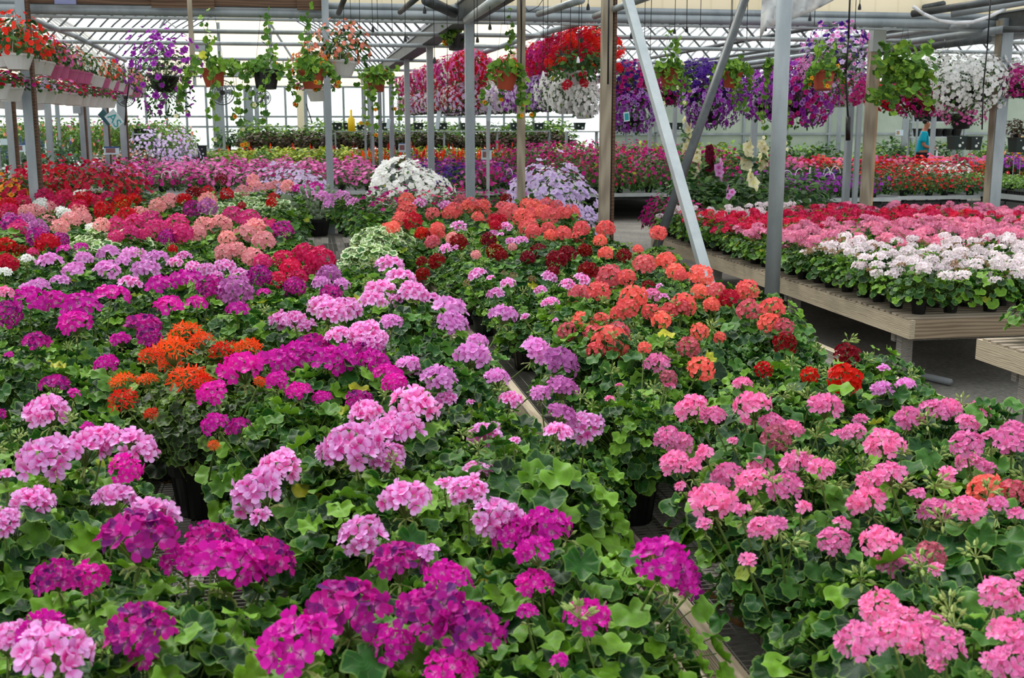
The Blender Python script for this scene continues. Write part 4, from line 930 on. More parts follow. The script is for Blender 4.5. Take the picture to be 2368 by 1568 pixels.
field('potted_petunia', 'petunia', 'pet', 2.5, 4.3, 21.9, 28.4, .5, .8, .5, [('mg', 'magenta'), ('pu', 'purple'), ('vi', 'violet'), ('pk', 'pink')], 'petunia', 'the narrow metal bench', 1.15)
field('loose_crimson_flower', 'flower', 'loose', 4.7, 8.2, 20.9, 27.6, .55, .95, .5, [('mg', 'magenta'), ('mg', 'magenta'), ('Q', 'crimson')], 'loose plant', 'the bench behind the weathered pillar', 1.15, 1.25)
field('potted_petunia', 'petunia', 'pet', 8.1, 10.1, 18.85, 20.9, .42, .5, .5, [('pu', 'purple'), ('pu', 'purple'), ('vi', 'violet'), ('mg', 'magenta')], 'petunia', 'the bench behind the spotted wooden pillar', .95)
field('potted_petunia', 'petunia', 'loose', 10.5, 11.8, 19.1, 21.5, .42, .6, .5, [('rw', 'red'), ('rw', 'red'), ('rd', 'deep red')], 'petunia', 'the small metal bench', .9, .95)
field('potted_petunia', 'petunia', 'pet', 12.4, 15.6, 21.65, 22.3, .42, .4, .55, lambda x, y: ('wh', 'white') if x < 13.2 else ('rw', 'red'), 'petunia', 'the short metal bench', 1.)
field('seedling_clump', 'seedlings', 'sprout', 12.3, 13.8, 16.6, 20.9, .38, .40, .61, [('wh', 'fresh green')], 'seedling clump', 'the pale metal bench', 1.15)
field('distant_geranium', 'geranium', 'ballf', 9.0, 16.0, 22.85, 24.9, .44, .62, .62, [('K', 'pink'), ('C', 'coral'), ('S', 'scarlet'), ('Q', 'crimson'), ('W', 'salmon'), ('K', 'pink'), ('C', 'coral')], 'geranium', 'the long far bench', 1.05, .82)
field('blue_salvia', 'salvia', 'salvia', -9.5, -4.6, 22.8, 26.6, .55, .8, .5, [('bl', 'blue'), ('bl', 'blue'), ('wh', 'white')], 'salvia', 'the outer metal bench', 1.5, 1.25)
field('pale_seedling_plant', 'seedlings', 'pale', -10.5, -3.3, 30.3, 36.3, .85, 1.05, 1.0, [('sa', 'pale pink'), ('wh', 'white-flowered'), ('pk', 'pink')], 'seedling plant', 'the high outer bench', 1.75, 1.7)
field('red_salvia', 'salvia', 'redspike', 1.4, 6.2, 31.7, 32.9, .5, .6, .55, [('O', 'orange red'), ('O', 'orange red'), ('S', 'red')], 'salvia', 'the far bench', 1.25)
field('red_salvia', 'salvia', 'redspike', -2.2, .9, 33.2, 33.9, .6, .5, .55, [('O', 'orange red')], 'spiky salvia', 'the far bench', 1.2)
def leafy(name, cat, col, size, x, y, z, lab, grp, s=1.):
    rr = random.Random(int(x*97 + y*31)); t = empty(name, (x, y, z), lab, cat, grp); ob('pot', POTS['m' if size != 's' else 's'], t); o = ob('foliage', LEAFBUSH(col, size, rr.randrange(2)), t, (0, 0, .1)); o.rotation_euler = (0, 0, rr.random()*6); q = s*rr.uniform(.9, 1.12); o.scale = (q, q, q)
i = 0
for y in (31.8, 32.5, 33.2):
    x = -2.8
    while x < (6.3 if y > 33 else 1.2):
        i += 1; leafy('lime_coleus', 'coleus', 'leaflime' if (i*7) % 5 < 3 else 'leaflt', 's', x, y, .55, f'lime green foliage plant on the far bench, {nth(i)} counted along its rows', 'lime foliage plants on the far bench', 1.35); x += .55
for k, (x0, x1, y, z, size, col, nm, s) in enumerate(((-1.7, 8.3, 35.5, .95, 's', 'leafpurple', 'dark purple coleus', 1.45), (-1.4, 8.3, 36.2, .98, 'm', 'leaflt', 'broad-leaved green plant', 1.3), (2.3, 8.3, 36.9, 1.0, 'h', 'leafsm', 'tall green plant', 1.), (-2.4, 1.6, 37.0, .95, 'm', 'leafsm', 'bushy green plant', 1.))):
    x = x0; i = 0
    while x < x1:
        i += 1; leafy('green_foliage_plant' if k else 'dark_coleus', 'plant', col, size, x, y, z, f'{nm} on the high far bench, {nth(i)} from its left end', f'{nm}s on the high far bench', s*random.Random(i+k).uniform(.8, 1.2)); x += .62 if k else .5
for k, (px, Y) in enumerate(sorted(((1300, 29.5), (1350, 29.8), (1400, 29.4), (1455, 29.6), (1500, 29.2), (1550, 29.5), (1620, 29.3), (1690, 29.), (1250, 30), (1600, 27.5), (1660, 27)))):
    p = on_y(px, 320, Y); leafy('yellow_green_croton', 'plant', 'leaflime' if k % 2 else 'leaflt', 'm', p.x, Y, .45, f'yellow-green bushy plant behind the crimson flowers, {nth(k+1)} from the left', 'yellow-green bushes behind the crimson flowers', 1.25)
for k, (px, Y) in enumerate(sorted(((1700, 22), (1730, 22.6), (1800, 27), (1860, 27.4), (1910, 27), (1680, 24), (2010, 30), (2060, 30.4), (2110, 30), (2180, 29), (2330, 27), (2290, 28)))):
    p = on_y(px, 320, Y); leafy('green_foliage_plant', 'plant', 'leafsm' if k % 2 else 'leaflt', 'm', p.x, Y, .35 if px < 1780 else .55, f'green foliage plant beyond the thick round pillar, {nth(k+1)} from the left', 'green plants beyond the thick round pillar', 1.15)
# singled-out mounds
def mound(kind, px, ybase, Y, z, col, lab, s=1., sz=1., cat='petunia', name='petunia_mound', pot='m', mat=None):
    p = on_y(px, ybase, Y); t = bushplant(name, cat, kind, p.x, Y, z, col, lab, None, s, sz, pot, 1); return t
mound('mound', 935, 420, 16.9, .52, 'wh', 'big dome of white petunias beyond the coral geraniums', 1.05, 1.05)
mound('calib', 672, 420, 16.9, .50, 'll', 'low spreading mound of pale lilac petunias beside the white-edged geraniums', 1.12, .95)
mound('mound_sm', 1272, 450, 13.75, .40, 'll', 'large cascading pale lilac petunia between the two slim pillars', 1.08, 1.08)
mound('mound_sm', 1345, 480, 13.55, .12, 'll', 'lower lilac petunia spilling beside the thick weathered pillar', .72, 1.1)
mound('petbig', 1285, 380, 15.2, .62, 'wh', 'white petunia rising behind the large lilac petunia', .9, 1.2)
mound('calib', 343, 360, 29.9, .72, 'll', 'lilac petunia bush at the left of a pair behind the pink field', 1.25, 1.25)
mound('calib', 405, 360, 29.8, .72, 'll', 'lilac petunia bush at the right of a pair behind the pink field', 1.15, 1.2)
mound('petbig', 1570, 430, 13.9, .40, 'mg', 'magenta petunia under the crossing braces', 1.0, 1.0)
mound('petbig', 1535, 440, 14.3, .45, 'mg', 'second magenta petunia beside the crossing braces', .7, 1.0)
i = 0
for px, py, Y in sorted(((85, 470, 15.6), (140, 470, 15.8), (200, 470, 15.6), (255, 470, 15.7), (115, 440, 16.6), (175, 440, 16.8), (235, 440, 16.7), (285, 440, 16.9), (70, 440, 16.9), (60, 470, 15.2), (150, 450, 15.12), (225, 450, 15.14)), key=lambda q: q[2]):
    i += 1; p = on_y(px, py, Y); bushplant('red_petunia', 'petunia', 'petbig', p.x, Y, .52 + .05*(Y > 16), 'rd', f'deep red petunia in the tall red patch, {nth(i)} nearest the camera', 'deep red petunias in the tall patch', 1.02, 1.35)
for i, (px, Y) in enumerate(((25, 15.3), (-20, 15.5), (0, 16.6), (40, 16.8))):
    p = on_y(px, 440, Y); bushplant('marigold', 'marigold', 'petbig', p.x, Y, .5, 'or', f'green marigold with yellow and orange blooms beside the red patch, {nth(i+1)} nearest', 'marigolds beside the red patch', .9, 1.2)
for i, (px, Y) in enumerate(((10, 20.), (45, 20.2), (75, 20.1), (0, 21))):
    p = on_y(px, 440, Y); bushplant('white_alyssum', 'alyssum', 'tiny', p.x, Y, .62, 'wh', f'low white alyssum behind the marigolds, {nth(i+1)} from the left', 'white alyssum behind the marigolds', 1.7, 1.)
i = 0
for px in range(215, 330, 22):
    i += 1; p = on_y(px, 370, 28.); bushplant('pink_alyssum', 'flower', 'tiny', p.x, 29.2, .75, 'sa' if i % 2 else 'wh', f'low pink flowering plant beside the lilac bushes, {nth(i)} from the left', 'low pink plants beside the lilac bushes', 1.5)
i = 0
for px, Y in sorted(((860, 14.6), (905, 14.4), (955, 14.5), (1005, 14.6), (1055, 14.7), (1100, 14.8), (1140, 14.5), (880, 13.9), (930, 15.2), (1030, 15.3), (1080, 15.3))):
    i += 1; p = on_y(px, 470, Y); bushplant('verbena', 'verbena', 'loose', p.x, Y, .48, 'mg' if i % 3 else 'Q', f'crimson-pink verbena before the white dome, {nth(i)} from the left', 'crimson-pink verbenas before the white dome', .95, .85)
# cactus and paddle cactus
M['cactus'] = plain('grey_green_cactus', srgb(.40,.47,.38), .7, .2, 0, 40., 0, srgb(.58,.64,.52))
p = on_z(735, 545, ZB); t = empty('tall_cactus', (p.x, p.y, ZB), 'grey-green branching cactus among the geraniums', 'cactus'); ob('pot', POTS['m'], t)
rr = random.Random(4)
for j in range(9):
    a = j*.7; pts = [(.03*math.cos(a), .03*math.sin(a), .18)]; x, y, z = pts[0]
    for q in range(5): x += math.cos(a)*.035 + rr.uniform(-.012, .012); y += math.sin(a)*.03; z += .075 + rr.uniform(-.02, .02); pts.append((x, y, z))
    mb = MB(); mb.path(pts, .019, 6)
    for q in range(70):
        i = rr.randrange(5); f = rr.random(); P0 = Vector(pts[i]).lerp(Vector(pts[i+1]), f); b = rr.random()*6.28; mb.tube(P0, P0 + Vector((math.cos(b)*.032, math.sin(b)*.032, .01)), .0035, 3, 0, .0005, cap=False)
    ob('stem', mb.mesh('stem', [M['cactus']], True), t)
p = on_z(660, 540, ZB); t = empty('paddle_cactus', (p.x, p.y, ZB), 'flat round green paddle cactus beside the branching cactus', 'cactus'); ob('pot', POTS['s'], t)
for j, (x, z, s) in enumerate(((0, .2, .10), (-.08, .33, .07), (.10, .30, .08), (.03, .40, .07))):
    mb = MB(); mb.lathe([(.001, -s), (s*.6, -s*.8), (s*.95, -.2*s), (s, .25*s), (s*.7, s*.8), (.001, s)], 14); o = ob('paddle', mb.mesh('paddle', [M['cactus']], True), t, (x, 0, z)); o.scale = (1, .22, 1)
# hollyhocks
def hollyhock(px, py, Y, ht, col, lab, n=9, fs=.055):
    fs *= 1.0
    p = on_y(px, py, Y); t = empty('hollyhock', (p.x, Y, .1), lab, 'hollyhock'); rr = random.Random(px)
    ob('pot', POTS['m'], t); z1 = p.z - .1
    mb = MB(); mb.tube((0, 0, .1), (0, 0, z1), .009, 6, 1)
    for j in range(40):
        a = j*2.4; z = .2 + (z1 - .4)*rr.random(); L_ = rr.uniform(.08, .22)*(1.3 - z/z1); put(mb, LEAF_LO[j % 4], np.array((math.cos(a)*L_, math.sin(a)*L_, z)), rot_from((rr.gauss(0, .4), -.3, .7), (math.cos(a), math.sin(a), 0)), rr.uniform(.05, .09))
    ob('foliage', mb.mesh('foliage', [M['leafsm'], M['stem']]), t)
    for j in range(n):
        a = rr.uniform(3.6, 5.9) if j % 3 else rr.random()*6.28; z = z1 - .03 - j*.062*ht; mb = MB()
        for q in range(2): put(mb, FAN, np.array((0, 0, q*.006)), rot_from((0, 0, 1), (math.cos(q), math.sin(q), 0)), fs*(1 - .25*q)*rr.uniform(.9, 1.1))
        o = ob('flower', mb.mesh('flower', [M[col]]), t, mat4=Matrix.Translation((math.cos(a)*.05, math.sin(a)*.05, z)) @ Vector((math.cos(a), math.sin(a), .25)).to_track_quat('Z', 'Y').to_matrix().to_4x4())
hollyhock(1590, 272, 16., 1.2, 'yl', 'cream hollyhock spike standing beside the dark round brace', 8, .058)
hollyhock(1612, 350, 15.6, 1., 'yl', 'short cream hollyhock beside the maroon one', 5, .07)
hollyhock(1645, 340, 15.4, 1., 'mr', 'maroon hollyhock with dark double flowers', 5, .07)
hollyhock(1660, 372, 15.2, 1., 'P', 'pale pink hollyhock below the maroon one', 4, .07)
hollyhock(1728, 325, 15.5, 1., 'yl', 'cream hollyhock left of the thick round pillar, tall one', 6, .08)
hollyhock(1766, 328, 15.8, 1., 'yl', 'cream hollyhock partly behind the thick round pillar', 6, .08)
hollyhock(1742, 395, 14.8, 1., 'yl', 'low cream hollyhock near the bench edge', 4, .075)
hollyhock(1692, 430, 14.4, .8, 'P', 'small pale pink hollyhock just above the crimson rows', 3, .055)
for i, (px, Y) in enumerate(sorted(((1600, 16.2), (1650, 16.4), (1700, 16.2), (1750, 16.4), (1625, 15), (1680, 15.2), (1730, 15.1), (1850, 16.5)))):
    p = on_y(px, 400, Y); leafy('green_foliage_plant', 'plant', 'leafsm', 'm', p.x, Y, .3, f'green bushy plant at the foot of the hollyhocks, {nth(i+1)} from the left', 'green plants at the foot of the hollyhocks', 1.1)

for i, (px, Y) in enumerate(((2318, 25.5), (2340, 25.3), (2362, 25.6))):
    p = on_y(px, 330, Y); bushplant('yellow_marigold', 'marigold', 'pet', p.x, Y - .9, .64, 'or', f'yellow bloom mass beyond the broad pillar, {nth(i+1)} from the left', 'yellow blooms beyond the broad pillar', 1.3, 1.9)
for i, (px, Y) in enumerate(((2322, 21.6), (2345, 21.5), (2366, 21.6))):
    p = on_y(px, 380, Y); bushplant('potted_petunia', 'petunia', 'pet', p.x, Y, .75, 'pu', f'violet petunia just beyond the broad pillar, {nth(i+1)} from the left', 'violet petunias beyond the broad pillar', 1., 1.)
# ================================================================== hanging things
def hpot(r0, r1, h, m):
    mb = MB(); mb.lathe([(.001, 0), (r0, 0), (r1, h*.86), (r1+.006, h*.86), (r1+.008, h), (r1-.004, h), (r1-.004, h*.88), (.001, h*.9)], 18); return mb.mesh('pot', [m])
HP = {'w': hpot(.10, .15, .16, M['potw']), 'p': hpot(.10, .15, .16, M['potpink']), 't': hpot(.085, .115, .19, M['terra']), 'b': hpot(.10, .125, .18, M['black']), 'd': hpot(.10, .15, .15, M['black'])}
def wires(h, r=.14):
    mb = MB()
    for k in range(3): a = k*2.09 + .4; mb.tube((r*math.cos(a), r*math.sin(a), .15), (0, 0, h), .0022, 3, cap=False)
    mb.tube((0, 0, h), (0, 0, h + .06), .004, 4, cap=False); return mb.mesh('hanger_wire', [M['white']])
HW = wires(.52)
def basket(px, py, Y, kind, col, lab, grp=None, s=1., pot='w', sz=1., name='hanging_basket', cat='hanging basket', xyz=None, wire=True, vi=2, cols2=None, long=0.):
    p = Vector(xyz) if xyz else on_y(px, py, Y); rr = random.Random(int(p.x*37 + p.y*91 + p.z*11)); t = empty(name, p, lab, cat, grp)
    ob('pot', HP[pot], t, (0, 0, -.16)).rotation_euler = (rr.uniform(-.1, .1), rr.uniform(-.1, .1), 0)
    f, b = BUSH(kind, rr.randrange(vi)); a = rr.random()*6.28; sv = (s, s, s*sz)
    zo = -.20 if kind == 'open' else -.05
    o = ob('foliage', f, t, (0, 0, zo)); o.rotation_euler = (0, 0, a); o.scale = sv
    o = slot(ob('blossoms', b, t, (0, 0, zo)), M[col]); o.rotation_euler = (0, 0, a); o.scale = sv
    if cols2:
        for c in cols2: o = slot(ob('blossoms', BUSH(kind, rr.randrange(vi))[1], t, (0, 0, -.03)), M[c]); o.rotation_euler = (0, 0, rr.random()*6.28); o.scale = (s*.95, s*.95, s*sz*.95)
    if wire: ob('hanger_wire', HW, t, (0, 0, -.16))
    return t
# the two lines of hanging pots at the left
xs = -3.12; cl = ['rw', 'rw', 'rw', 'rw', 'pk', 'pk', 'sa', 'wh', 'wh', 'sa', 'wh', 'rw', 'sa', 'wh', 'pk', 'pk', 'sa', 'sa', 'pk', 'wh']; pt_ = ['w', 'w', 'w', 'w', 'p', 'p', 'p', 'p', 'p', 'w', 'w', 'p', 'w', 'p', 'w', 'p', 'w', 'p', 'p', 'w']
nm = {'rw': 'red', 'pk': 'pink', 'sa': 'salmon pink', 'wh': 'white', 'mg': 'magenta', 'Q': 'crimson', 'pu': 'purple', 'll': 'lilac', 'vi': 'dark violet', 'rd': 'deep red', 've': 'white-edged violet', 'or': 'orange', 'yl': 'yellow', 'S': 'scarlet', 'N': 'white'}
for i in range(20):
    y = 13.45 + i*.52; basket(0, 0, 0, 'begon', cl[i], f'{"white" if pt_[i] == "w" else "pink"} hanging pot of {nm[cl[i]]} flowers, {nth(i+1)} of the upper line', 'pots of the upper hanging line', 1.15, pt_[i], 1.15, xyz=(xs + .0*y, y, 2.54 - .006*i), name='hanging_flower_pot', cat='hanging pot')
c2 = ['rd', 'mg', 'rw', 'll', 'Q', 'pk', 'rd', 'Q', 'rd', 'mg', 'mg', 'rd', 'mg']
for i in range(13):
    y = 12.9 + i*.58; basket(0, 0, 0, 'begon', c2[i], f'white hanging pot of {nm[c2[i]]} flowers, {nth(i+1)} of the lower line', 'pots of the lower hanging line', 1.05, 'w', .72, xyz=(xs - .02, y, 2.19), name='hanging_flower_pot', cat='hanging pot', wire=False)
for i in range(12):
    y = 19. + i*.7; basket(0, 0, 0, 'begon', ['pk', 'Q', 'wh', 'Q'][i % 4], f'white pot of {nm[["pk","Q","wh","Q"][i%4]]} flowers, {nth(i+1)} of the small outer hanging line', 'pots of the outer hanging line', 1.1, 'w', .8, xyz=(-5.6, y, 2.22), name='hanging_flower_pot', cat='hanging pot', wire=False)
# double-deck rows of baskets in the middle house
k = 0
UP = [('rw', 'Q', 'rd'), ('Q', 'rd', None), ('rd', 'Q', 'mg'), ('rw', 'mg', 'Q'), ('Q', 'wh', 'rw'), ('rw', 'yl', 'wh'), ('rd', 'wh', None), ('rw', 'Q', None), ('wh', 'ro', None), ('rd', 'Q', None), ('rd', 'rw', None), ('Q', 'mg', None), ('Q', 'mg', None), ('mg', 'Q', None), ('rd', 'Q', None), ('mg', 'Q', None), ('Q', 'rd', None), ('Q', 'mg', None)]
for i in range(18):
    y = 14.9 + i*.86; c = UP[i]; b = [q for q in c[1:] if q and q != 'ro']
    basket(0, 0, 0, 'bask', c[0], f'hanging basket of {nm.get(c[0])}{" and " + nm[b[0]] if b else ""} flowers, {nth(i+1)} of the upper middle row', 'baskets of the upper middle row', 1.0, 'w', 1., xyz=(3.42 + .015*y, y, 2.62 - .005*i), cols2=b)
LO = ['wh', 'wh', 've', 'pu', 'pu', 'wh', 'wh', 'll', 'wh', 'll', 'll', 'wh', 'll', 'wh', 'll', 'll', 'll']
for i in range(17):
    y = 15.3 + i*.9; basket(0, 0, 0, 'bask', LO[i], f'hanging basket of {nm[LO[i]]} flowers, {nth(i+1)} of the lower middle row', 'baskets of the lower middle row', .86, 'd', 1.05, xyz=(3.36 + .01*y, y, 2.12), wire=False, cols2=(['wh'] if LO[i] == 'll' else (['ll'] if i > 1 else None)))
for i in range(13):
    y = 19.2 + i*.95; c = ('rd', 'Q', 'mg')[i % 3]
    basket(0, 0, 0, 'bask', c, f'hanging basket of {nm[c]} flowers, {nth(i+1)} of the inner middle row', 'baskets of the inner middle row', .95, 'w', 1., xyz=(2.72, y, 2.60), cols2=['wh'] if i % 2 else ['pk'])
    c = ('ll', 'wh')[i % 2]
    basket(0, 0, 0, 'bask', c, f'hanging basket of {nm[c]} flowers, {nth(i+1)} of the inner lower row', 'baskets of the inner lower row', .85, 'd', 1., xyz=(2.72, y + .3, 2.14), wire=False, cols2=['rd'])
# big scarlet geranium basket in front
p = on_y(1330, 150, 14.3); t = basket(1330, 165, 14.3, 'gerb', 'S', 'white hanging basket of large scarlet geranium heads near the thick weathered pillar', None, 1.1, 'w', 1.)
rr = random.Random(9)
for dx, dz in ((-45, -20), (-20, -25), (-62, 10), (-55, 0), (0, -32), (22, -30), (35, -18), (-30, 5), (10, -10), (40, -40), (18, 40), (20, 58), (105, -10), (98, 22), (-18, 62), (60, -25), (-10, -48), (30, -52)):
    q = on_y(1330 + dx, 135 + dz, 14.1) - t.location; h = ob('flower_head', UMB['ball', 1][rr.randrange(2)], t, q); slot(h, M['S'] if rr.random() < .7 else M['rw']); s = rr.uniform(1., 1.5); h.scale = (s, s, s); h.rotation_euler = (.6, rr.uniform(-.4, .4), rr.random()*6)
# other baskets: px, py, Y, kind, colour, label, scale, pot, zscale
BK = [(377, 175, 12.6, 'open', 'pu', 'big loose hanging basket of purple petunias', .95, 'd', .95, ['pu']),
 (722, 170, 12.5, 'impat', 'sa', 'terracotta hanging pot with trailing green and salmon flowers beside the steel pillar', .9, 't', 1.1, ['or']),
 (790, 140, 12.6, 'impat', 'sa', 'white hanging pot of salmon impatiens beside the steel pillar', 1.25, 'w', 1.15, None),
 (735, 205, 15.5, 'begon', 'pk', 'white hanging pot with pale pink flowers below the terracotta pot', 1.1, 'w', .8, None),
 (1310, 235, 15.0, 'bask', 'wh', 'dense white hanging petunia ball below the scarlet basket', .62, 'w', 1.3, ['wh']),
 (1352, 245, 14.9, 'bask', 'wh', 'second dense white petunia ball beside the thick weathered pillar', .62, 'w', 1.2, ['wh']),
 (1450, 205, 15.5, 'baskp', 'mg', 'hanging basket of dark violet and pink petunias just past the thick weathered pillar', .95, 'd', .9, ['vi']),
 (1455, 270, 15.2, 'baskp', 've', 'trailing basket of white-edged violet petunias behind the small teal card', .85, 'd', 1., ['pu']),
 (1545, 215, 15.6, 'baskp', 'mg', 'hanging basket of magenta petunias behind the pale brace', .78, 'd', .8, ['mg']),
 (1625, 200, 14.6, 'baskp', 'vi', 'hanging basket of dark violet petunias between the crossing braces and thick pillar', 1.0, 'd', .8, ['vi']),
 (1640, 255, 14.4, 'baskp', 've', 'trailing violet petunia basket with white-edged flowers under the dark violet one', .85, 'd', 1.05, ['pu']),
 (1690, 215, 16, 'baskp', 'vi', 'dark violet petunia basket behind a terracotta pot', .7, 'd', .9, ['pu']),
 (1775, 235, 14.2, 'baskp', 'pu', 'purple petunia basket partly behind the thick round pillar', .9, 'd', 1., ['ve']),
 (1848, 240, 14.0, 'baskp', 'pu', 'large round basket of purple petunias beside the thick round pillar', 1.05, 'd', 1.15, ['mg', 've']),
 (1935, 140, 12.9, 'open', 'll', 'mixed hanging basket of pale pink and violet flowers above the purple ones', .95, 'd', .85, ['vi', 'P']),
 (1888, 165, 13.2, 'bask', 'P', 'pale pink hanging flowers beside the mixed basket', .62, 'd', .9, None),
 (1945, 220, 15.2, 'bask', 'mg', 'hanging basket of bright magenta flowers behind the mixed basket', .85, 'w', .9, ['pk']),
 (1990, 215, 17, 'bask', 'pu', 'hanging basket of purple flowers at the grey pillar', .8, 'w', .9, ['mg']),
 (2060, 225, 15.5, 'baskp', 'rd', 'dark red hanging basket right of the spotted wooden pillar', .8, 'd', .9, None),
 (2130, 235, 15.2, 'baskp', 'mg', 'dark magenta hanging basket under the green trailing one', .85, 'd', .95, ['mr']),
 (2180, 165, 14.6, 'bask', 'wh', 'white hanging geranium basket beside the green trailing one', .75, 'd', .9, None),
 (2210, 215, 13.8, 'baskp', 'wh', 'full white hanging petunia basket with white trails', .85, 'd', 1., ['wh']),
 (2265, 205, 13.7, 'baskp', 'wh', 'full white hanging petunia basket behind the broad pillar', .95, 'd', 1., ['wh']),
 (2330, 185, 14.2, 'baskp', 'wh', 'white hanging petunia basket right of the broad pillar', .8, 'd', 1., None),
 (2358, 195, 13.6, 'baskp', 'mg', 'pink and magenta hanging basket cut by the picture edge', .6, 'd', 1., ['pk']),
 (2225, 268, 14.0, 'bask', 'pk', 'sparse pink trailing basket below the white ones', .72, 'd', .8, None),
 (40, 125, 12.9, 'impat', 'rw', 'red flowering hanging pot at the picture edge by the steel pillar', 1.3, 'w', 1.1, None)]
for a in BK: basket(a[0], a[1], a[2], a[3], a[4], a[5], None, a[6], a[7], a[8], cols2=a[9])
# trailing plants in small pots
def vine(px, py, Y, pot, lab, up=.55, down=.4, spread=.18, n=60, flower=None, ls=.034, seed=0, mat='leaflt', bushy=0):
    p = on_y(px, py, Y); t = empty('hanging_vine_pot', p, lab, 'hanging plant'); r = random.Random(seed + px)
    if pot: ob('pot', HP[pot], t, (0, 0, -.19)).rotation_euler = (r.uniform(-.15, .15), r.uniform(-.15, .15), 0)
    mb = MB(); ends = []
    def lf(q, s=1.): put(mb, LEAF_LO[r.randrange(4)], np.array(q), rot_from((r.gauss(0, .7), -.6 + r.gauss(0, .5), r.gauss(0, .6) + .3), (r.gauss(0, 1), r.gauss(0, 1), -.8)), ls*r.uniform(.6, 1.3)*s)
    for k in range(9):
        a = r.random()*6.28; x, y, z = .07*math.cos(a), .07*math.sin(a), 0.; upw = k < 3
        L_ = (up if upw else down)*r.uniform(.5, 1.1); pts = [(x, y, z)]
        for q in range(8):
            if upw: z += L_/8; x += r.uniform(-.03, .03); y += r.uniform(-.02, .02)
            else: z += (.04 if q == 0 else -L_/7); x += math.cos(a)*spread/(3 + 3*q) + r.uniform(-.02, .02); y += math.sin(a)*spread/(3 + 3*q)
            pts.append((x, y, z))
            for _ in range(1 if upw else 2): lf((x + r.uniform(-.03, .03), y, z))
        mb.path([Vector(q) for q in pts], .0022, 3, 1); ends.append(pts[-1])
    for j in range(n):
        a = r.random()*6.28; q = spread*math.sqrt(r.random()); lf((q*math.cos(a), q*math.sin(a), .10*r.random() - .12*(q > .11)*r.random() + .02), 1.2)
    for j in range(bushy): 
        a = r.random()*6.28; q = spread*1.6*math.sqrt(r.random()); lf((q*math.cos(a), q*math.sin(a), r.uniform(-.35, .35)), 1.3)
    ob('foliage', mb.mesh('foliage', [M[mat], M['stem']]), t)
    if flower:
        mb = MB()
        for e in ends[3:8] + [(.1, -.1, .05)]: put(mb, FAN, np.array(e) + np.array((0, -.02, 0)), rot_from((.2, -1, .2), (1, 0, 0)), .024)
        ob('blossoms', mb.mesh('blossoms', [M[flower]]), t)
    mb = MB(); mb.tube((-.10, 0, 0), (-.03, 0, .5), .002, 3); mb.tube((.10, 0, 0), (.03, 0, .5), .002, 3); mb.tube((-.03, 0, .5), (.03, 0, .5), .002, 3); ob('hanger_wire', mb.mesh('hanger_wire', [M['cable']]), t)
vine(495, 155, 12.0, 't', 'terracotta hanging pot with trailing vine left of the black pot', .5, .7, .3, 60, 'yl')
vine(614, 160, 12.0, 'b', 'black hanging pot with trailing vine and orange flowers', .6, .75, .25, 70, 'or')
vine(722, 160, 12.1, 't', 'leaf-filled terracotta hanging pot with upright climbing stems', .6, .3, .2, 60, 'or')
vine(870, 175, 14.2, 't', 'trailing green vine hanging past the white pot with salmon flowers', .05, .75, .25, 90, 'or')
vine(1167, 165, 12.4, 't', 'terracotta hanging pot with pale climbing vine beside the first gutter pillar', .65, .5, .2, 60, 'or')
vine(1552, 160, 13.0, 't', 'small terracotta hanging pot beside the pale brace', .5, .4, .18, 50, 'yl')
vine(1692, 165, 13.2, 't', 'terracotta pot with fine leaves over the dark violet petunias', .2, .45, .22, 80, None)
vine(1905, 165, 11.6, 't', 'small terracotta hanging pot with leaf pattern before the mixed basket', .3, .2, .14, 30, 'or')
vine(2088, 165, 13.3, None, 'hanging vine of fresh green leaves right of the spotted wooden pillar', .35, .5, .25, 120, None, .045, bushy=170)
vine(1790, 160, 13.2, None, 'yellow-green trailing stems just behind the thick round pillar', .15, .9, .12, 40, 'yl')
vine(1055, 80, 15.5, 'b', 'tiny hanging pot with an orange flower near the cross beam', .15, .15, .12, 20, 'or', .03)
# round fans
def fan(px, py, Y, r, lab):
    p = on_y(px, py, Y); t = empty('round_fan', p, lab, 'fan'); mb = MB()
    for q in (1., .8, .6, .4, .2):
        n = 24
        for i in range(n):
            a, b = 2*math.pi*i/n, 2*math.pi*(i+1)/n; mb.tube((q*r*math.cos(a), 0, q*r*math.sin(a)), (q*r*math.cos(b), 0, q*r*math.sin(b)), .006 if q < 1 else .014, 4, cap=False)
    for i in range(16): a = math.pi*i/8; mb.tube((0, 0, 0), (r*math.cos(a), 0, r*math.sin(a)), .005, 3, cap=False)
    ob('grille', mb.mesh('grille', [M['steeldk']]), t); mb = MB(); mb.tube((0, -.02, 0), (0, .14, 0), r*.2, 14); ob('motor', mb.mesh('motor', [M['black']]), t)
    for i in range(3):
        a = i*2.09; mb = MB(); mb.add([(.03*math.cos(a), .04, .03*math.sin(a)), (r*.85*math.cos(a - .3), .03, r*.85*math.sin(a - .3)), (r*.9*math.cos(a + .3), .07, r*.9*math.sin(a + .3)), (r*.4*math.cos(a + .7), .08, r*.4*math.sin(a + .7))], [(0, 1, 2, 3)]); o = ob('blade', mb.mesh('blade', [M['steel']]), t); o.modifiers.new('s', 'SOLIDIFY').thickness = .004
    mb = MB(); mb.tube((0, .1, 0), (0, .1, 3.0 - p.z), .015, 6); ob('hanger_rod', mb.mesh('hanger_rod', [M['steel']]), t)
fan(514, 214, 22.0, .22, 'round grey fan hanging behind the vines under the terracotta pot'); fan(290, 226, 24., .17, 'small round fan behind the lower line of hanging pots'); fan(608, 226, 30., .19, 'small far fan behind the black pot')
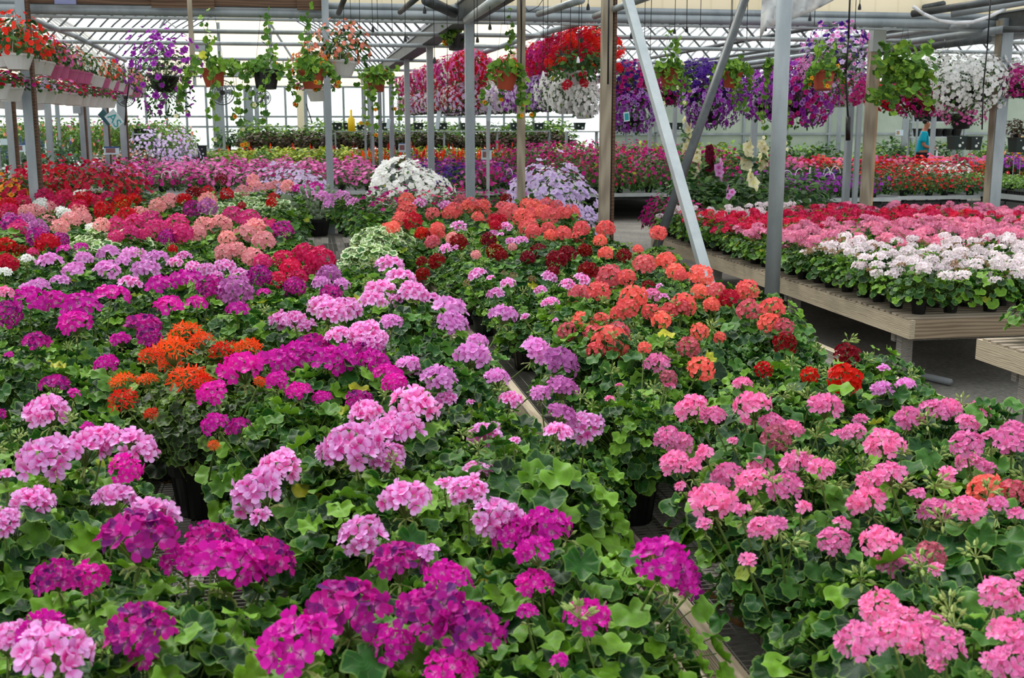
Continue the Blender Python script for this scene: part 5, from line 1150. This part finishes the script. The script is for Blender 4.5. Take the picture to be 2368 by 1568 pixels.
# drip lines with emitters
DR = [(795,64,12.5,0),(812,60,13,0),(832,80,12,0),(862,66,12.6,0),(874,70,13,0),(907,78,12.2,0),(937,88,12.2,0),(982,22,11,1),(1005,138,11.5,1),(1036,250,12,0),(1060,180,12.4,0),(1097,100,12.4,0),(1104,90,12,0),(1133,60,11.4,1),(1167,56,11.5,0),(1205,194,12.6,1),(1256,170,11.8,1),(1266,170,12.3,0),(1298,120,11.6,1),(1318,130,11.7,0),(1337,137,11.4,1),(1345,90,12.2,0),(1360,14,11,1),(1425,36,12,0),(1460,80,11.8,0),(1490,120,12.,0),(1503,135,11.5,1),(1560,70,12.2,0),(1588,66,11.6,1),(1619,70,12,0),(1690,60,12,0),(1692,110,12.2,0),(1727,90,12.,0),(1770,64,12.4,0),(1873,40,11.6,1),(1883,60,12,0),(1977,60,12,0),(1988,14,11.2,1)]
for i, (px, py, Y, e) in enumerate(DR):
    b = on_y(px, py, Y); mb = MB(); mb.tube((0, 0, 0), (random.Random(i).uniform(-.02, .02), 0, 4.0 - b.z), .004, 4, 0, cap=False)
    t = empty('hanging_drip_line', b, f'thin black irrigation line hanging from above, {nth(i+1)} from the left', 'drip line', 'irrigation drip lines'); ob('hose', mb.mesh('hose', [M['cable']]), t)
    if e or i % 3 == 0:
        mb = MB(); mb.lathe([(.001, .03), (.008, .02), (.016, -.01), (.018, -.035), (.001, -.04)], 10); ob('emitter', mb.mesh('emitter', [M['white' if (px in (1256, 1318, 1337)) else 'black']]), t)
def cable(pts, r, m, lab, name='hanging_cable', cat='cable'):
    mb = MB(); mb.path([on_y(*p) for p in pts], r, 6); return thing1(name, mb.mesh(name, [M[m]], True), lab, cat)
cable([(1408, -20, 12.), (1406, 195, 12.)], .009, 'cable', 'black cable running down the thick weathered pillar')
cable([(1204, -20, 13.1), (1206, 70, 13.1), (1204, 190, 13.1)], .008, 'cable', 'black cable hanging on the slim wooden-toned pillar')
cable([(1966, -20, 11.5), (1962, 90, 11.5), (1956, 170, 11.5), (1962, 290, 11.5)], .010, 'cable', 'long black cable hanging through the mixed basket'); cable([(1962, 270, 11.5), (1961, 325, 11.5)], .026, 'black', 'thick black plug end of the long hanging cable')
cable([(2291, -10, 12.), (2283, 110, 12.), (2274, 200, 12.), (2271, 300, 12.)], .008, 'cable', 'black cable hanging left of the broad pillar')
cable([(300, 185, 20), (292, 240, 20), (289, 290, 20)], .012, 'cable', 'dark cable dangling below the hanging pots')
cable([(708, 240, 22), (722, 285, 22)], .010, 'cable', 'black cord hanging below the white pot with pale pink flowers')
cable([(1258, -5, 13.2), (1245, 15, 13.2), (1222, 27, 13.2), (1210, 10, 13.2), (1208, -5, 13.2)], .004, 'cable', 'thin looping wire beside the slim pillar')
# signs ---------------------------------------------------------------
def text_part(parent, s, size, mat, M4, name='lettering'):
    cu = bpy.data.curves.new(name, 'FONT'); cu.body = s; cu.size = size; cu.align_x = 'CENTER'; cu.align_y = 'CENTER'; cu.extrude = .001
    o = bpy.data.objects.new(name, cu); C.objects.link(o); bpy.context.view_layer.update()
    me = bpy.data.meshes.new_from_object(o); bpy.data.objects.remove(o); me.materials.clear(); me.materials.append(M[mat]); return ob(name, me, parent, mat4=M4)
def card(px, py, Y, w, h, rx, ry, rz, m, name, lab, cat='sign'):
    p = on_y(px, py, Y); t = empty(name, p, lab, cat); t.rotation_euler = (rx, ry, rz); mb = MB(); mb.box((-w/2, -.002, -h/2), (w/2, .002, h/2)); ob('board', mb.mesh('board', [M[m]]), t); return t
F4 = Matrix.Translation((0, -.0045, 0)) @ Matrix.Rotation(math.pi/2, 4, 'X')
t = card(264, 276, 16., .22, .17, 0, math.radians(52), math.radians(-18), 'signwhite', 'hanging_card_sign', 'tilted pale card with large teal letters hanging before the pillars'); text_part(t, 'AS', .17, 'signteal', Matrix.Translation((0.01, 0, -.005)) @ F4)
mb = MB(); mb.tube((0, 0, .1), (0, 0, .5), .002, 3); 
t = card(244, 272, 16.1, .20, .11, 0, math.radians(48), math.radians(38), 'signdark', 'hanging_card_sign', 'folded dark teal card beside the tilted pale one'); text_part(t, 'S', .13, 'signblue', F4)
t = card(1449, 270, 14.2, .085, .115, 0, math.radians(-6), .3, 'signwhite', 'small_card_sign', 'small pale teal-printed card before the violet petunias', 'sign')
mb = MB(); mb.box((-.03, -.004, -.042), (.03, -.0022, .042)); ob('printed_block', mb.mesh('printed_block', [M['signteal']]), t)
for px, py, w, h, lab in ((1131, 262, .07, .26, 'narrow pale blue card on the thin pole'), (1013, 278, .07, .30, 'narrow white card hanging under the middle baskets'), (898, 286, .06, .16, 'small white card at the far vine')):
    t = card(px, py, 19.6, w, h, 0, math.radians(8), .1, 'signwhite', 'small_card_sign', lab)
def placard(px, py, Y, w, h, lab):
    t = card(px, py, Y, w, h, 0, 0, 0, 'signwhite', 'placard', lab); mb = MB(); mb.box((-w/2, -.0042, h/2 - .03*w/.3), (w/2, -.0022, h/2)); ob('header_stripe', mb.mesh('header_stripe', [M['signblue']]), t)
    mb = MB(); mb.box((-w*.38, -.0042, -h*.3), (w*.25, -.0022, h*.28)); ob('picture', mb.mesh('picture', [M['photo']]), t)
    mb = MB(); mb.tube((0, .004, -h/2 - .5), (0, .004, h/2), .006, 5); ob('stake', mb.mesh('stake', [M['steel']]), t)
placard(1125, 357, 22.0, .20, .20, 'picture placard with a blue header before the pillar at the purple petunias'); placard(931, 341, 29, .20, .22, 'far picture placard with blue header near the slim pillars'); placard(258, 348, 25, .30, .16, 'wide picture placard in front of the pale seedling field')
placard(45, 342, 22, .2, .14, 'small picture placard with a blue header among the blue salvia'); t = card(11, 328, 20, .14, .1, 0, 0, 0, 'signwhite', 'small_card_sign', 'plain white card at the left pillar foot'); t = card(2080, 307, 27, .2, .14, 0, 0, 0, 'signwhite', 'small_card_sign', 'white card with a tan picture beside the person')
mb = MB(); mb.box((-.08, -.004, -.045), (.0, -.0022, .045)); ob('picture', mb.mesh('picture', [M['newwood']]), t)
# dark green planters with white dots
def planter(px, py, Y, w, h, lab, dots, zb=None):
    p = on_y(px, py, Y); t = empty('dark_green_planter', p, lab, 'planter'); mb = MB(); k = .84
    v = [(-w/2*k, -w/2*k, -h/2), (w/2*k, -w/2*k, -h/2), (w/2*k, w/2*k, -h/2), (-w/2*k, w/2*k, -h/2), (-w/2, -w/2, h/2), (w/2, -w/2, h/2), (w/2, w/2, h/2), (-w/2, w/2, h/2)]
    mb.add(v, [(0,3,2,1),(4,5,6,7),(0,1,5,4),(1,2,6,5),(2,3,7,6),(3,0,4,7)]); mb.box((-w/2 - .01, -w/2 - .01, h/2 - .02), (w/2 + .01, w/2 + .01, h/2)); ob('body', mb.mesh('body', [M['dkgreen']]), t)
    for dx, dz, r in dots:
        y = -w/2*(k + (1-k)*(dz + .5)) - .003; mb = MB(); mb.tube((dx*w, y - .004, dz*h), (dx*w, y + .004, dz*h), r*w, 12); ob('white_disc', mb.mesh('white_disc', [M['whitedot']]), t)
    for s in (-.25, .2): mb = MB(); mb.tube((s*w, 0, -h/2), (s*w*1.1, 0, -h/2 - .02 if zb is None else zb - p.z), .006, 4); ob('support_wire', mb.mesh('support_wire', [M['steel']]), t)
planter(2212, 330, 22., .29, .28, 'dark green planter with white discs, left one of the pair', ((0, .35, .06), (.2, .0, .07), (0, -.2, .11)), .02); planter(2251, 331, 22., .25, .28, 'dark green planter with white discs, right one of the pair', ((-.05, .35, .06), (.15, .0, .07), (0, -.2, .12)), .02)
planter(2356, 335, 20., .30, .28, 'dark green planter holding a small shrub at the picture edge', ((-.2, .3, .04), (.05, -.2, .1)), .56); p = on_y(2352, 312, 20.); o = leafy('small_shrub', 'shrub', 'leafpurple', 's', p.x, 20., p.z - .1, 'small dark shrub standing in the dark green planter', None, .9)
BX = [(780, 292), (805, 292), (836, 292), (885, 290), (967, 294), (1022, 295), (1075, 293), (1190, 296), (1245, 296), (1340, 292), (1325, 283), (1422, 292), (1540, 292), (1565, 291)]
for x0, x1, Y in ((775, 1270, 34.6), (1310, 1585, 32.)):
    a_, b_ = on_y(x0, 296, Y), on_y(x1, 296, Y); t = empty('planter_shelf', (a_.x, Y, 0), 'long narrow shelf carrying the far dark planter boxes, ' + ('behind the dark coleus' if Y > 33 else 'behind the croton bushes'), 'shelf'); zz = on_y(x0, 292, Y).z - .135; W = b_.x - a_.x
    mb = MB(); mb.box((0, -.16, zz - .03), (W, .16, zz)); ob('board', mb.mesh('board', [M['steel']]), t)
    for k in range(5): mb = MB(); mb.box((W*k/4 - .02, -.1, 0), (W*k/4 + .02, .1, zz - .03)); ob('leg', mb.mesh('leg', [M['steel']]), t)
for i, (px, py) in enumerate([(q[0], 292) for q in sorted(BX) if q[0] != 1325]): planter(px, py, 34.6 if px < 1300 else 32, .28, .2, f'far dark green planter box with white discs, {nth(i+1)} from the left', ((-.2, .1, .08), (.2, -.2, .1)))
planter(468, 350, 30, .22, .30, 'dark planter box beside the lilac bushes', ((0, .2, .06), (.1, -.2, .1)))
# racks with black pots
def rack(px0, px1, pys, Y, lab, pots=6, d=.4, white=False):
    x0, x1 = on_y(px0, 280, Y).x, on_y(px1, 280, Y).x; zs = [on_y(px0, q, Y).z for q in pys]; t = empty('plant_rack', (x0, Y, 0), lab, 'rack'); W = x1-x0
    for x in (0, W):
        for y in (0, d): mb = MB(); mb.box((x - .02, y - .02, 0), (x + .02, y + .02, max(zs) + .05)); ob('upright', mb.mesh('upright', [M['steel']]), t)
    for z in zs: mb = MB(); mb.box((0, 0, z - .03), (W, d, z)); ob('shelf', mb.mesh('shelf', [M['alu']]), t)
    for j, z in enumerate(zs):
        for i in range(pots):
            tag(ob('stacked_pot', POTS['s' if W/pots < .22 else 'm'], None, (x0 + W*(i+.5)/pots, Y + d*.4, z + .002)), f'black pot on the {["first","second","third"][min(j,2)]} shelf of {"the small rack" if "small" in lab else "the pale rack"}, {nth(i+1)} from the left', 'pot', 'black pots on racks').scale = (1, 1, 1)
rack(2122, 2232, (316, 281), 27.5, 'pale shelf rack behind the person', 5); rack(305, 352, (340, 322, 309), 30, 'small rack left of the lilac bushes', 3)
# wall machine and boxes in the middle house
p = on_y(1085, 115, 37.5); mb = MB(); mb.box((-.5, -.4, -.75), (.5, .3, .15)); t = tag(ob('wall_heater', None, None), None); bpy.data.objects.remove(t)
t = empty('wall_heater', p, 'grey heater cabinet high on the far cream wall', 'heater'); ob('cabinet', mb.mesh('cabinet', [M['steel']]), t); mb = MB(); mb.tube((0, -.1, .15), (0, -.1, .85), .16, 14); ob('flue', mb.mesh('flue', [M['white']], True), t)
for i in range(6): mb = MB(); mb.box((-.42 + .15*i, -.42, -.7), (-.34 + .15*i, -.405, -.35)); ob('louvre', mb.mesh('louvre', [M['black']]), t)
mb = MB(); mb.box((-.15, -.1, -.1), (.15, .1, .1)); mb.tube((0, 0, -.1), (.06, 0, -.5), .01, 4); thing1('ceiling_box', mb.mesh('ceiling_box', [M['steel']]), 'small grey box hanging from a tie, nearer one', 'electrical box', None, on_y(460, 106, 22.6)); 
mb = MB(); mb.box((-.13, -.1, -.1), (.13, .1, .1)); mb.tube((0, 0, -.1), (.0, 0, -.4), .01, 4); thing1('ceiling_box', mb.mesh('ceiling_box', [M['steel']]), 'small grey box hanging from a tie, farther one', 'electrical box', None, on_y(545, 164, 30)); 
mb = MB(); mb.box((-.07, -.05, -.22), (.07, .05, .10)); thing1('mounted_electric_box', mb.mesh('mounted_electric_box', [M['steel']]), 'tall grey electric box on the pillar under the hanging pots', 'electrical box', None, on_y(177, 236, 23.9))
mb = MB(); mb.box((-.09, -.05, -.15), (.09, .05, .15)); thing1('wall_mounted_box', mb.mesh('wall_mounted_box', [plain('clear_grey_plastic', srgb(.72,.75,.74), .2, .5, 0, None, .4)]), 'clear plastic box fixed high on the spotted wooden pillar', 'box', None, on_y(2030, 92, 14.4))
mb = MB(); mb.tube((-.14, 0, 0), (.14, 0, .02), .035, 10); thing1('black_lamp', mb.mesh('black_lamp', [M['black']], True), 'short black cylinder lamp hanging beside the spotted wooden pillar', 'lamp', None, on_y(2138, 81, 16))
mb = MB(); mb.lathe([(.001, 0), (.10, 0), (.10, .34), (.03, .42), (.03, .6), (.001, .6)], 12); thing1('hanging_bottle', mb.mesh('hanging_bottle', [M['yellow']], True), 'yellow plastic bottle hanging among the far plants', 'bottle', None, on_y(813, 304, 33))
for i, (px, py, Y) in enumerate(((385, 412, 22.2), (402, 410, 22.2), (548, 405, 23.2), (1178, 405, 21.7), (1820, 412, 18.7), (1848, 408, 18.8), (1873, 405, 18.9), (1912, 405, 18.9), (1918, 415, 18.75), (1932, 402, 19))):
    p = on_y(px, py, Y); mb = MB(); q = [(math.cos(a)*.09, 0, math.sin(a)*.13) for a in [math.pi*k/10 for k in range(11)]]; mb.path(q, .008, 5); thing1('basket_handle', mb.mesh('basket_handle', [M['white']], True), f'white looped plastic basket handle above the petunias, {nth(i+1)} from the left', 'basket handle', 'white looped handles', p).rotation_euler = (0, 0, i*.7)
# trays of seedlings
for i in range(7):
    mb = MB(); mb.box((0, 0, 0), (.28, .53, .055)); mb.box((-.01, -.01, .05), (.29, .54, .06))
    for q in range(7): mb.box((-.006, .02 + q*.073, .005), (0, .06 + q*.073, .045))
    thing1('seedling_tray', mb.mesh('seedling_tray', [M['black']]), f'black seedling tray along the pale metal bench edge, {nth(i+1)} from the picture edge', 'tray', 'black seedling trays', (12.10, 16.75 + i*.57, .568))
# dead leaves on the near mesh
M['dead'] = plain('dead_leaf', srgb(.45,.32,.22), .8, .1, 0, 20., .15, srgb(.62,.48,.30))
for i, (px, py) in enumerate(((1715, 1462), (1690, 1400), (1560, 1235), (405, 1120), (1500, 1300), (1655, 1395))):
    p = on_z(px, py, ZB + .012); mb = MB(); put(mb, LEAF_HI[i % 6], np.array((0, 0, .012)), rot_from((random.Random(i).uniform(-.6, .6), .4, 1), (1, i, 0)), .038); thing1('dead_leaf', mb.mesh('dead_leaf', [M['dead']]), f'curled brown dead leaf on the wire mesh, {["near the lower edge","beside the bench board","under the pink geraniums","left of the black pot","on the second bench corner","yellowing beside the board"][i]}', 'leaf', None, p)

# ================================================================== person
def person():
    H0 = on_y(2140, 262, 27.); x, Y = H0.x, 27.; t = empty('person', (x, Y, 0), 'person in a turquoise shirt looking down at something white in their hands', 'person', rz=0)
    sk = plain('skin', srgb(.62,.40,.30), .5, .3); sh = plain('turquoise_cotton', srgb(.08,.58,.66), .8, .1); hr = plain('dark_hair', srgb(.10,.08,.07), .6); tr_ = plain('dark_trousers', srgb(.12,.13,.16), .8)
    J = {}; E = []; RD = {}
    def j(n, co, r, par=None):
        J[n] = len(J); RD[n] = (co, r)
        if par is not None: E.append((J[par], J[n]))
    s = 1.88/1.75
    j('pel', (0, 0, .96*s), .145); j('wa', (-.01, 0, 1.12*s), .135, 'pel'); j('ch', (-.02, 0, 1.33*s), .15, 'wa'); j('nb', (.0, 0, 1.47*s), .075, 'ch'); j('nk', (.035, 0, 1.54*s), .055, 'nb'); j('h1', (.065, 0, 1.60*s), .075, 'nk'); j('h2', (.07, 0, 1.69*s), .088, 'h1')
    for sd, y in (('l', -.19), ('r', .19)):
        j('s' + sd, (-.02, y, 1.42*s), .062, 'ch'); j('e' + sd, (.0, y*1.25, 1.14*s), .045, 's' + sd); j('w' + sd, (.22, y*.7, 1.08*s), .029, 'e' + sd); j('ha' + sd, (.28, y*.5, 1.08*s), .030, 'w' + sd)
        j('hp' + sd, (0, y*.5, .92*s), .10, 'pel'); j('kn' + sd, (.02, y*.5, .50*s), .065, 'hp' + sd); j('an' + sd, (-.01, y*.5, .09), .042, 'kn' + sd); j('to' + sd, (.15, y*.5, .04), .035, 'an' + sd)
    me = bpy.data.meshes.new('body'); me.from_pydata([RD[k][0] for k in J], E, []); me.materials.append(sk); o = ob('body', me, t)
    md = o.modifiers.new('skin', 'SKIN'); sv = me.skin_vertices[0].data
    for i, k in enumerate(J): sv[i].radius = (RD[k][1],)*2; sv[i].use_root = (k == 'pel')
    sb = o.modifiers.new('sub', 'SUBSURF'); sb.levels = sb.render_levels = 2
    def skinned(name, nodes, mat, grow):
        me = bpy.data.meshes.new(name); me.from_pydata([n[0] for n in nodes], [(i, n[2]) for i, n in enumerate(nodes) if n[2] is not None], []); me.materials.append(mat); o = ob(name, me, t); o.modifiers.new('skin', 'SKIN')
        for i, n in enumerate(nodes): me.skin_vertices[0].data[i].radius = (n[1] + grow,)*2; me.skin_vertices[0].data[i].use_root = (i == 0)
        q = o.modifiers.new('sub', 'SUBSURF'); q.levels = q.render_levels = 2; return o
    skinned('shirt', [((-.01, 0, .90*s), .17, None), ((-.01, 0, 1.12*s), .155, 0), ((-.02, 0, 1.33*s), .165, 1), ((0, 0, 1.455*s), .085, 2), ((-.02, -.20, 1.41*s), .08, 2), ((-.01, -.235, 1.20*s), .075, 4), ((-.02, .20, 1.41*s), .08, 2), ((-.01, .235, 1.20*s), .075, 6)], sh, .012)
    skinned('trousers', [((0, 0, .93*s), .15, None), ((0, -.095, .88*s), .105, 0), ((.02, -.095, .50*s), .075, 1), ((-.01, -.095, .12), .065, 2), ((0, .095, .88*s), .105, 0), ((.02, .095, .50*s), .075, 4), ((-.01, .095, .12), .065, 5)], tr_, .01)
    skinned('hair', [((.05, 0, 1.74*s), .085, None), ((.015, 0, 1.69*s), .085, 0), ((.0, 0, 1.63*s), .06, 1)], hr, .006)
    for sd, y in (('l', -.095), ('r', .095)):
        for k in range(5):
            a = (k - 1.5)*.022; L_ = (.055, .075, .08, .074, .06)[k]; b = Vector((.29, y + (a if k < 4 else .02), 1.085*s)); mb = MB()
            if k == 4: mb.tube(b + Vector((-.02, -y*.2, .01)), b + Vector((.015, -y*.5, .035)), .010, 6, 0, .008)
            else: mb.tube(b, b + Vector((L_*.6, -y*.25, -.012)), .0095, 6); mb.tube(b + Vector((L_*.6, -y*.25, -.012)), b + Vector((L_*.75, -y*.5, -.045)), .009, 6, 0, .007)
            ob('finger', mb.mesh('finger', [sk], True), t)
    mb = MB(); mb.tube((.155, 0, 1.655*s), (.175, 0, 1.63*s), .018, 8, 0, .014); ob('nose', mb.mesh('nose', [sk], True), t)
    for y in (-.035, .035): mb = MB(); mb.lathe([(.001, -.01), (.011, 0), (.001, .01)], 8, (.145, y, 1.685*s)); ob('eye', mb.mesh('eye', [hr], True), t)
    for y in (-.088, .088): mb = MB(); mb.lathe([(.001, -.03), (.014, -.01), (.016, .01), (.001, .03)], 8, (.06, y, 1.665*s)); ob('ear', mb.mesh('ear', [sk], True), t)
    t.rotation_euler = (0, 0, math.radians(-28)); return t
t = person()
mb = MB(); mb.box((-.025, -.01, -.30), (.025, .01, .03)); q = t.location + Vector((.33*math.cos(-.49), .33*math.sin(-.49), 1.16)); thing1('white_label_strip', mb.mesh('white_label_strip', [M['white']]), 'white strip held in the hands of the person', 'label', None, q)
# ------------------------------------------------------------------ camera, light, world
cd = bpy.data.cameras.new('camera'); cam = bpy.data.objects.new('camera', cd); C.objects.link(cam)
cd.sensor_width = 36; cd.sensor_fit = 'HORIZONTAL'; cd.lens = F*36/2368; cd.clip_end = 200
r_ = Vector((ca, -sa, 0)); f_ = Vector((sa*cp, ca*cp, -sp)); u_ = Vector((sa*sp, ca*sp, cp))
mw = Matrix(((r_.x, u_.x, -f_.x, 0), (r_.y, u_.y, -f_.y, 0), (r_.z, u_.z, -f_.z, H), (0, 0, 0, 1))); cam.matrix_world = mw
cd.dof.use_dof = True; cd.dof.focus_distance = 5.2; cd.dof.aperture_fstop = 9.
sc = bpy.context.scene; sc.camera = cam
w = bpy.data.worlds.new('overcast_sky'); sc.world = w; w.use_nodes = True; nt = w.node_tree; nt.nodes.clear()
o = nt.nodes.new('ShaderNodeOutputWorld'); b = nt.nodes.new('ShaderNodeBackground'); b.inputs[0].default_value = (.93, .97, 1., 1); b.inputs[1].default_value = .95
nt.links.new(b.outputs[0], o.inputs[0])
sl = bpy.data.lights.new('sun', 'SUN'); sl.energy = 2.3; sl.angle = math.radians(25); sl.color = (1., .97, .9); so = bpy.data.objects.new('sun', sl); C.objects.link(so)
so.rotation_euler = (math.radians(-32), math.radians(-18), 0)
sc.view_settings.view_transform = 'Standard'; sc.view_settings.look = 'None'; sc.view_settings.gamma = 1; sc.view_settings.exposure = .38; sc.view_settings.use_curve_mapping = False
sc.cycles.use_denoising = True; sc.cycles.max_bounces = 6; sc.cycles.diffuse_bounces = 3; sc.cycles.glossy_bounces = 2; sc.cycles.transmission_bounces = 3; sc.cycles.transparent_max_bounces = 6
sc.cycles.caustics_reflective = False; sc.cycles.caustics_refractive = False; sc.cycles.sample_clamp_indirect = 4
sc.cycles.use_adaptive_sampling = True; sc.cycles.adaptive_threshold = .03
